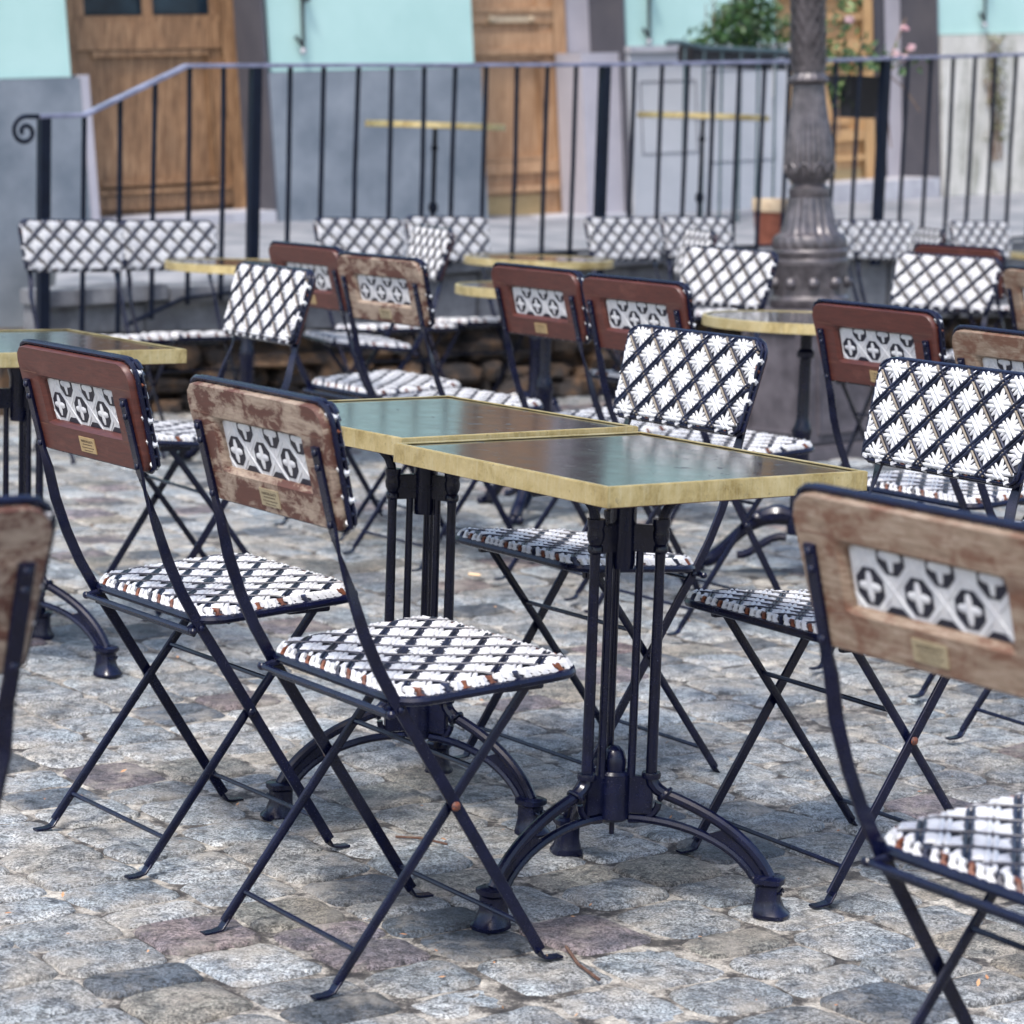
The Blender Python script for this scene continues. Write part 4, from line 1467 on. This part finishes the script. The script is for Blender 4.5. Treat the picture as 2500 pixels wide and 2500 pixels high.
square_table(.1834, 4.1714, 0, -.9502, .5868, .5248, -.2751, 'nearest square dark cafe table with brass edge, at the centre right', GS)
square_table(-.1623, 4.7212, 0, -.9154, .5868, .5248, -2.7409, 'square dark table joined to the far side of the nearest, behind the patchy chair', GS)
square_table(-1.14, 5.87, .02, -.945, .60, .54, -.55, 'square dark table at left edge mirroring turquoise, behind the red framed chair', GS)

def paw_base(root, ang0, topz):
    def pol(r, a, z): return Vector((r*cos(a), r*sin(a), z))
    mb = MB()
    mb.lathe([(.030, .12), (.034, .16), (.026, .20), (.024, .36), (.026, .40), (.030, .42), (.022, .44), (.018, .46), (.017, topz-.09), (.025, topz-.085), (.026, topz-.07), (.017, topz-.06), (.018, topz-.01), (.1, topz-.006), (.1, topz)], 20)
    mb.build('pole', 'navy_metal', root)
    for k in range(3):
        a = ang0+k*2*pi/3
        mb = MB()
        C_ = [pol(r, a, z) for r, z in bez([(.02, .17), (.13, .20), (.19, .07), (.265, .022)], 12)]
        mb.tube(C_, [.026, .03, .03, .027, .024, .021, .019, .018, .018, .018, .020, .022, .016], 10)
        C2 = [pol(r, a, z) for r, z in bez([(.03, .11), (.09, .12), (.12, .05), (.17, .05)], 8)]
        mb.tube(C2, .012, 8)
        for q_ in (-.25, 0, .25):
            mb.ball(pol(.275, a+q_*.32, .016), .015, (1, 1, 1), 5)
        mb.ball(pol(.115, a, .165), .03, (1, 1, .7), 6)
        mb.build('leg', 'navy_metal', root)

def round_table(x, y, z, r, ang, label, grp, h=.745, small=False):
    root = empty('round_table', (x, y, z), 0, label, 'table', grp)
    T = .028
    mb = MB()
    mb.lathe([(r-.003, h-T), (r-.003, h-.0015)], 64)
    mb.build('table_top', 'table_laminate', root, angle=50)
    mb = MB()
    mb.lathe([(r-.002, h-T-.001), (r, h-T), (r, h-.001), (r-.003, h+.0008), (r-.009, h+.0008), (r-.009, h-.001)], 72, cap=False)
    mb.build('brass_edge', 'brass', root, angle=50)
    paw_base(root, ang, h-T)
    return root
GR = 'round brass edged cafe tables'
round_table(-.98, 9.30, .05, .30, .5, 'round brass edged table in front of the two leftmost white woven chairs', GR)
round_table(.075, 10.5, .05, .305, 1.2, 'round brass edged table in front of the railing, above the centre chairs', GR)
round_table(.092, 8.33, .05, .30, .2, 'round table with thick brass edge left of the two touching red chairs', GR)
round_table(.824, 7.33, .04, .30, .9, 'round brass edged table in front of the lamp base, mirroring the woven chair', GR)
round_table(2.77, 13.0, .05, .30, .3, 'farthest round table at the right edge, only a sliver of brass showing', GR)
def upper_table(a, b, ztop, r, label):
    zf = zc(a)-.10*(1-(b-9.98)/3.92)
    q = AB(a, b, zf)
    root = empty('pedestal_table', q, 0, label, 'table', 'round tables on the upper street behind the railing')
    h = ztop-zf
    mb = MB(); mb.lathe([(r-.003, h-.028), (r-.003, h-.0015)], 56)
    mb.build('table_top', 'table_laminate', root, angle=50)
    mb = MB(); mb.lathe([(r-.002, h-.029), (r, h-.028), (r, h-.001), (r-.003, h+.0008), (r-.009, h+.0008)], 64, cap=False)
    mb.build('brass_edge', 'brass', root, angle=50)
    mb = MB(); mb.lathe([(.012, .02), (.012, h*.36), (.024, h*.38), (.024, h*.42), (.012, h*.44), (.012, h*.80), (.02, h*.82), (.012, h*.84), (.011, h-.03), (.06, h-.029)], 16)
    mb.build('pole', 'iron_railing', root)
    mb = MB(); mb.lathe([(.2, 0), (.2, .012), (.05, .03), (.02, .06)], 32)
    mb.build('foot_disc', 'iron_railing', root)
# centres found along the rays to their brass discs
upper_table(7.27, 10.5, 1.345, .345, 'round brass edged table behind the railing before the light oak door')
upper_table(9.21, 10.75, 1.45, .36, 'round brass edged table behind the railing before the pale grey plinth')

# ------------------------------------------------------------------ small litter on the cobbles
def litter(name, pts, r, m, label, cat):
    c = Vector(pts[0])
    mb = MB()
    mb.tube([Vector(p)-c for p in pts], r, 6)
    o = mb.build(name, m)
    o.location = c
    tag(o, label, cat)
def gp(x, y, dz=.004): return (x, y, ground_z(x, y)+dz)
LIT = [('twig', [(0.107, 3.882), (0.124, 3.798), (0.154, 3.727)], 0.0028, 'twig_bark', 'short dark twig lying on the cobbles below the near table', 'twig'), ('twig', [(-0.19, 4.486), (-0.142, 4.481), (-0.096, 4.448)], 0.0022, 'twig_bark', 'thin brown twig on the cobbles between the chair and table legs', 'twig'), ('cigarette_butt', [(-0.116, 7.168), (-0.083, 7.154)], 0.004, 'butt_paper', 'cigarette butt on the cobbles under the far square table', 'cigarette butt')]
for nm, pts, r, m, lab, cat in LIT:
    litter(nm, [gp(*p) for p in pts], r, m, lab, cat)
rnd = random.Random(77)
mb = MB()
for _ in range(150):
    y = rnd.uniform(3.2, 8); x = rnd.uniform(-.2, .2)*y
    c = Vector(gp(x, y, .006))
    s_ = rnd.uniform(.003, .008)
    t_ = Vector((rnd.gauss(0, 1), rnd.gauss(0, 1), rnd.gauss(0, .3))).normalized(); w_ = t_.cross(Vector((rnd.gauss(0, .4), rnd.gauss(0, .4), 1))).normalized()
    mb.add([c-t_*s_, c+w_*s_*.45, c+t_*s_, c-w_*s_*.45], [(0, 1, 2, 3)])
o = mb.build('leaf_litter', 'leaf_litter', recalc=False, smooth=False)
tag(o, 'scattered tiny brown leaf scraps on the cobbles', 'leaf litter', kind='stuff')
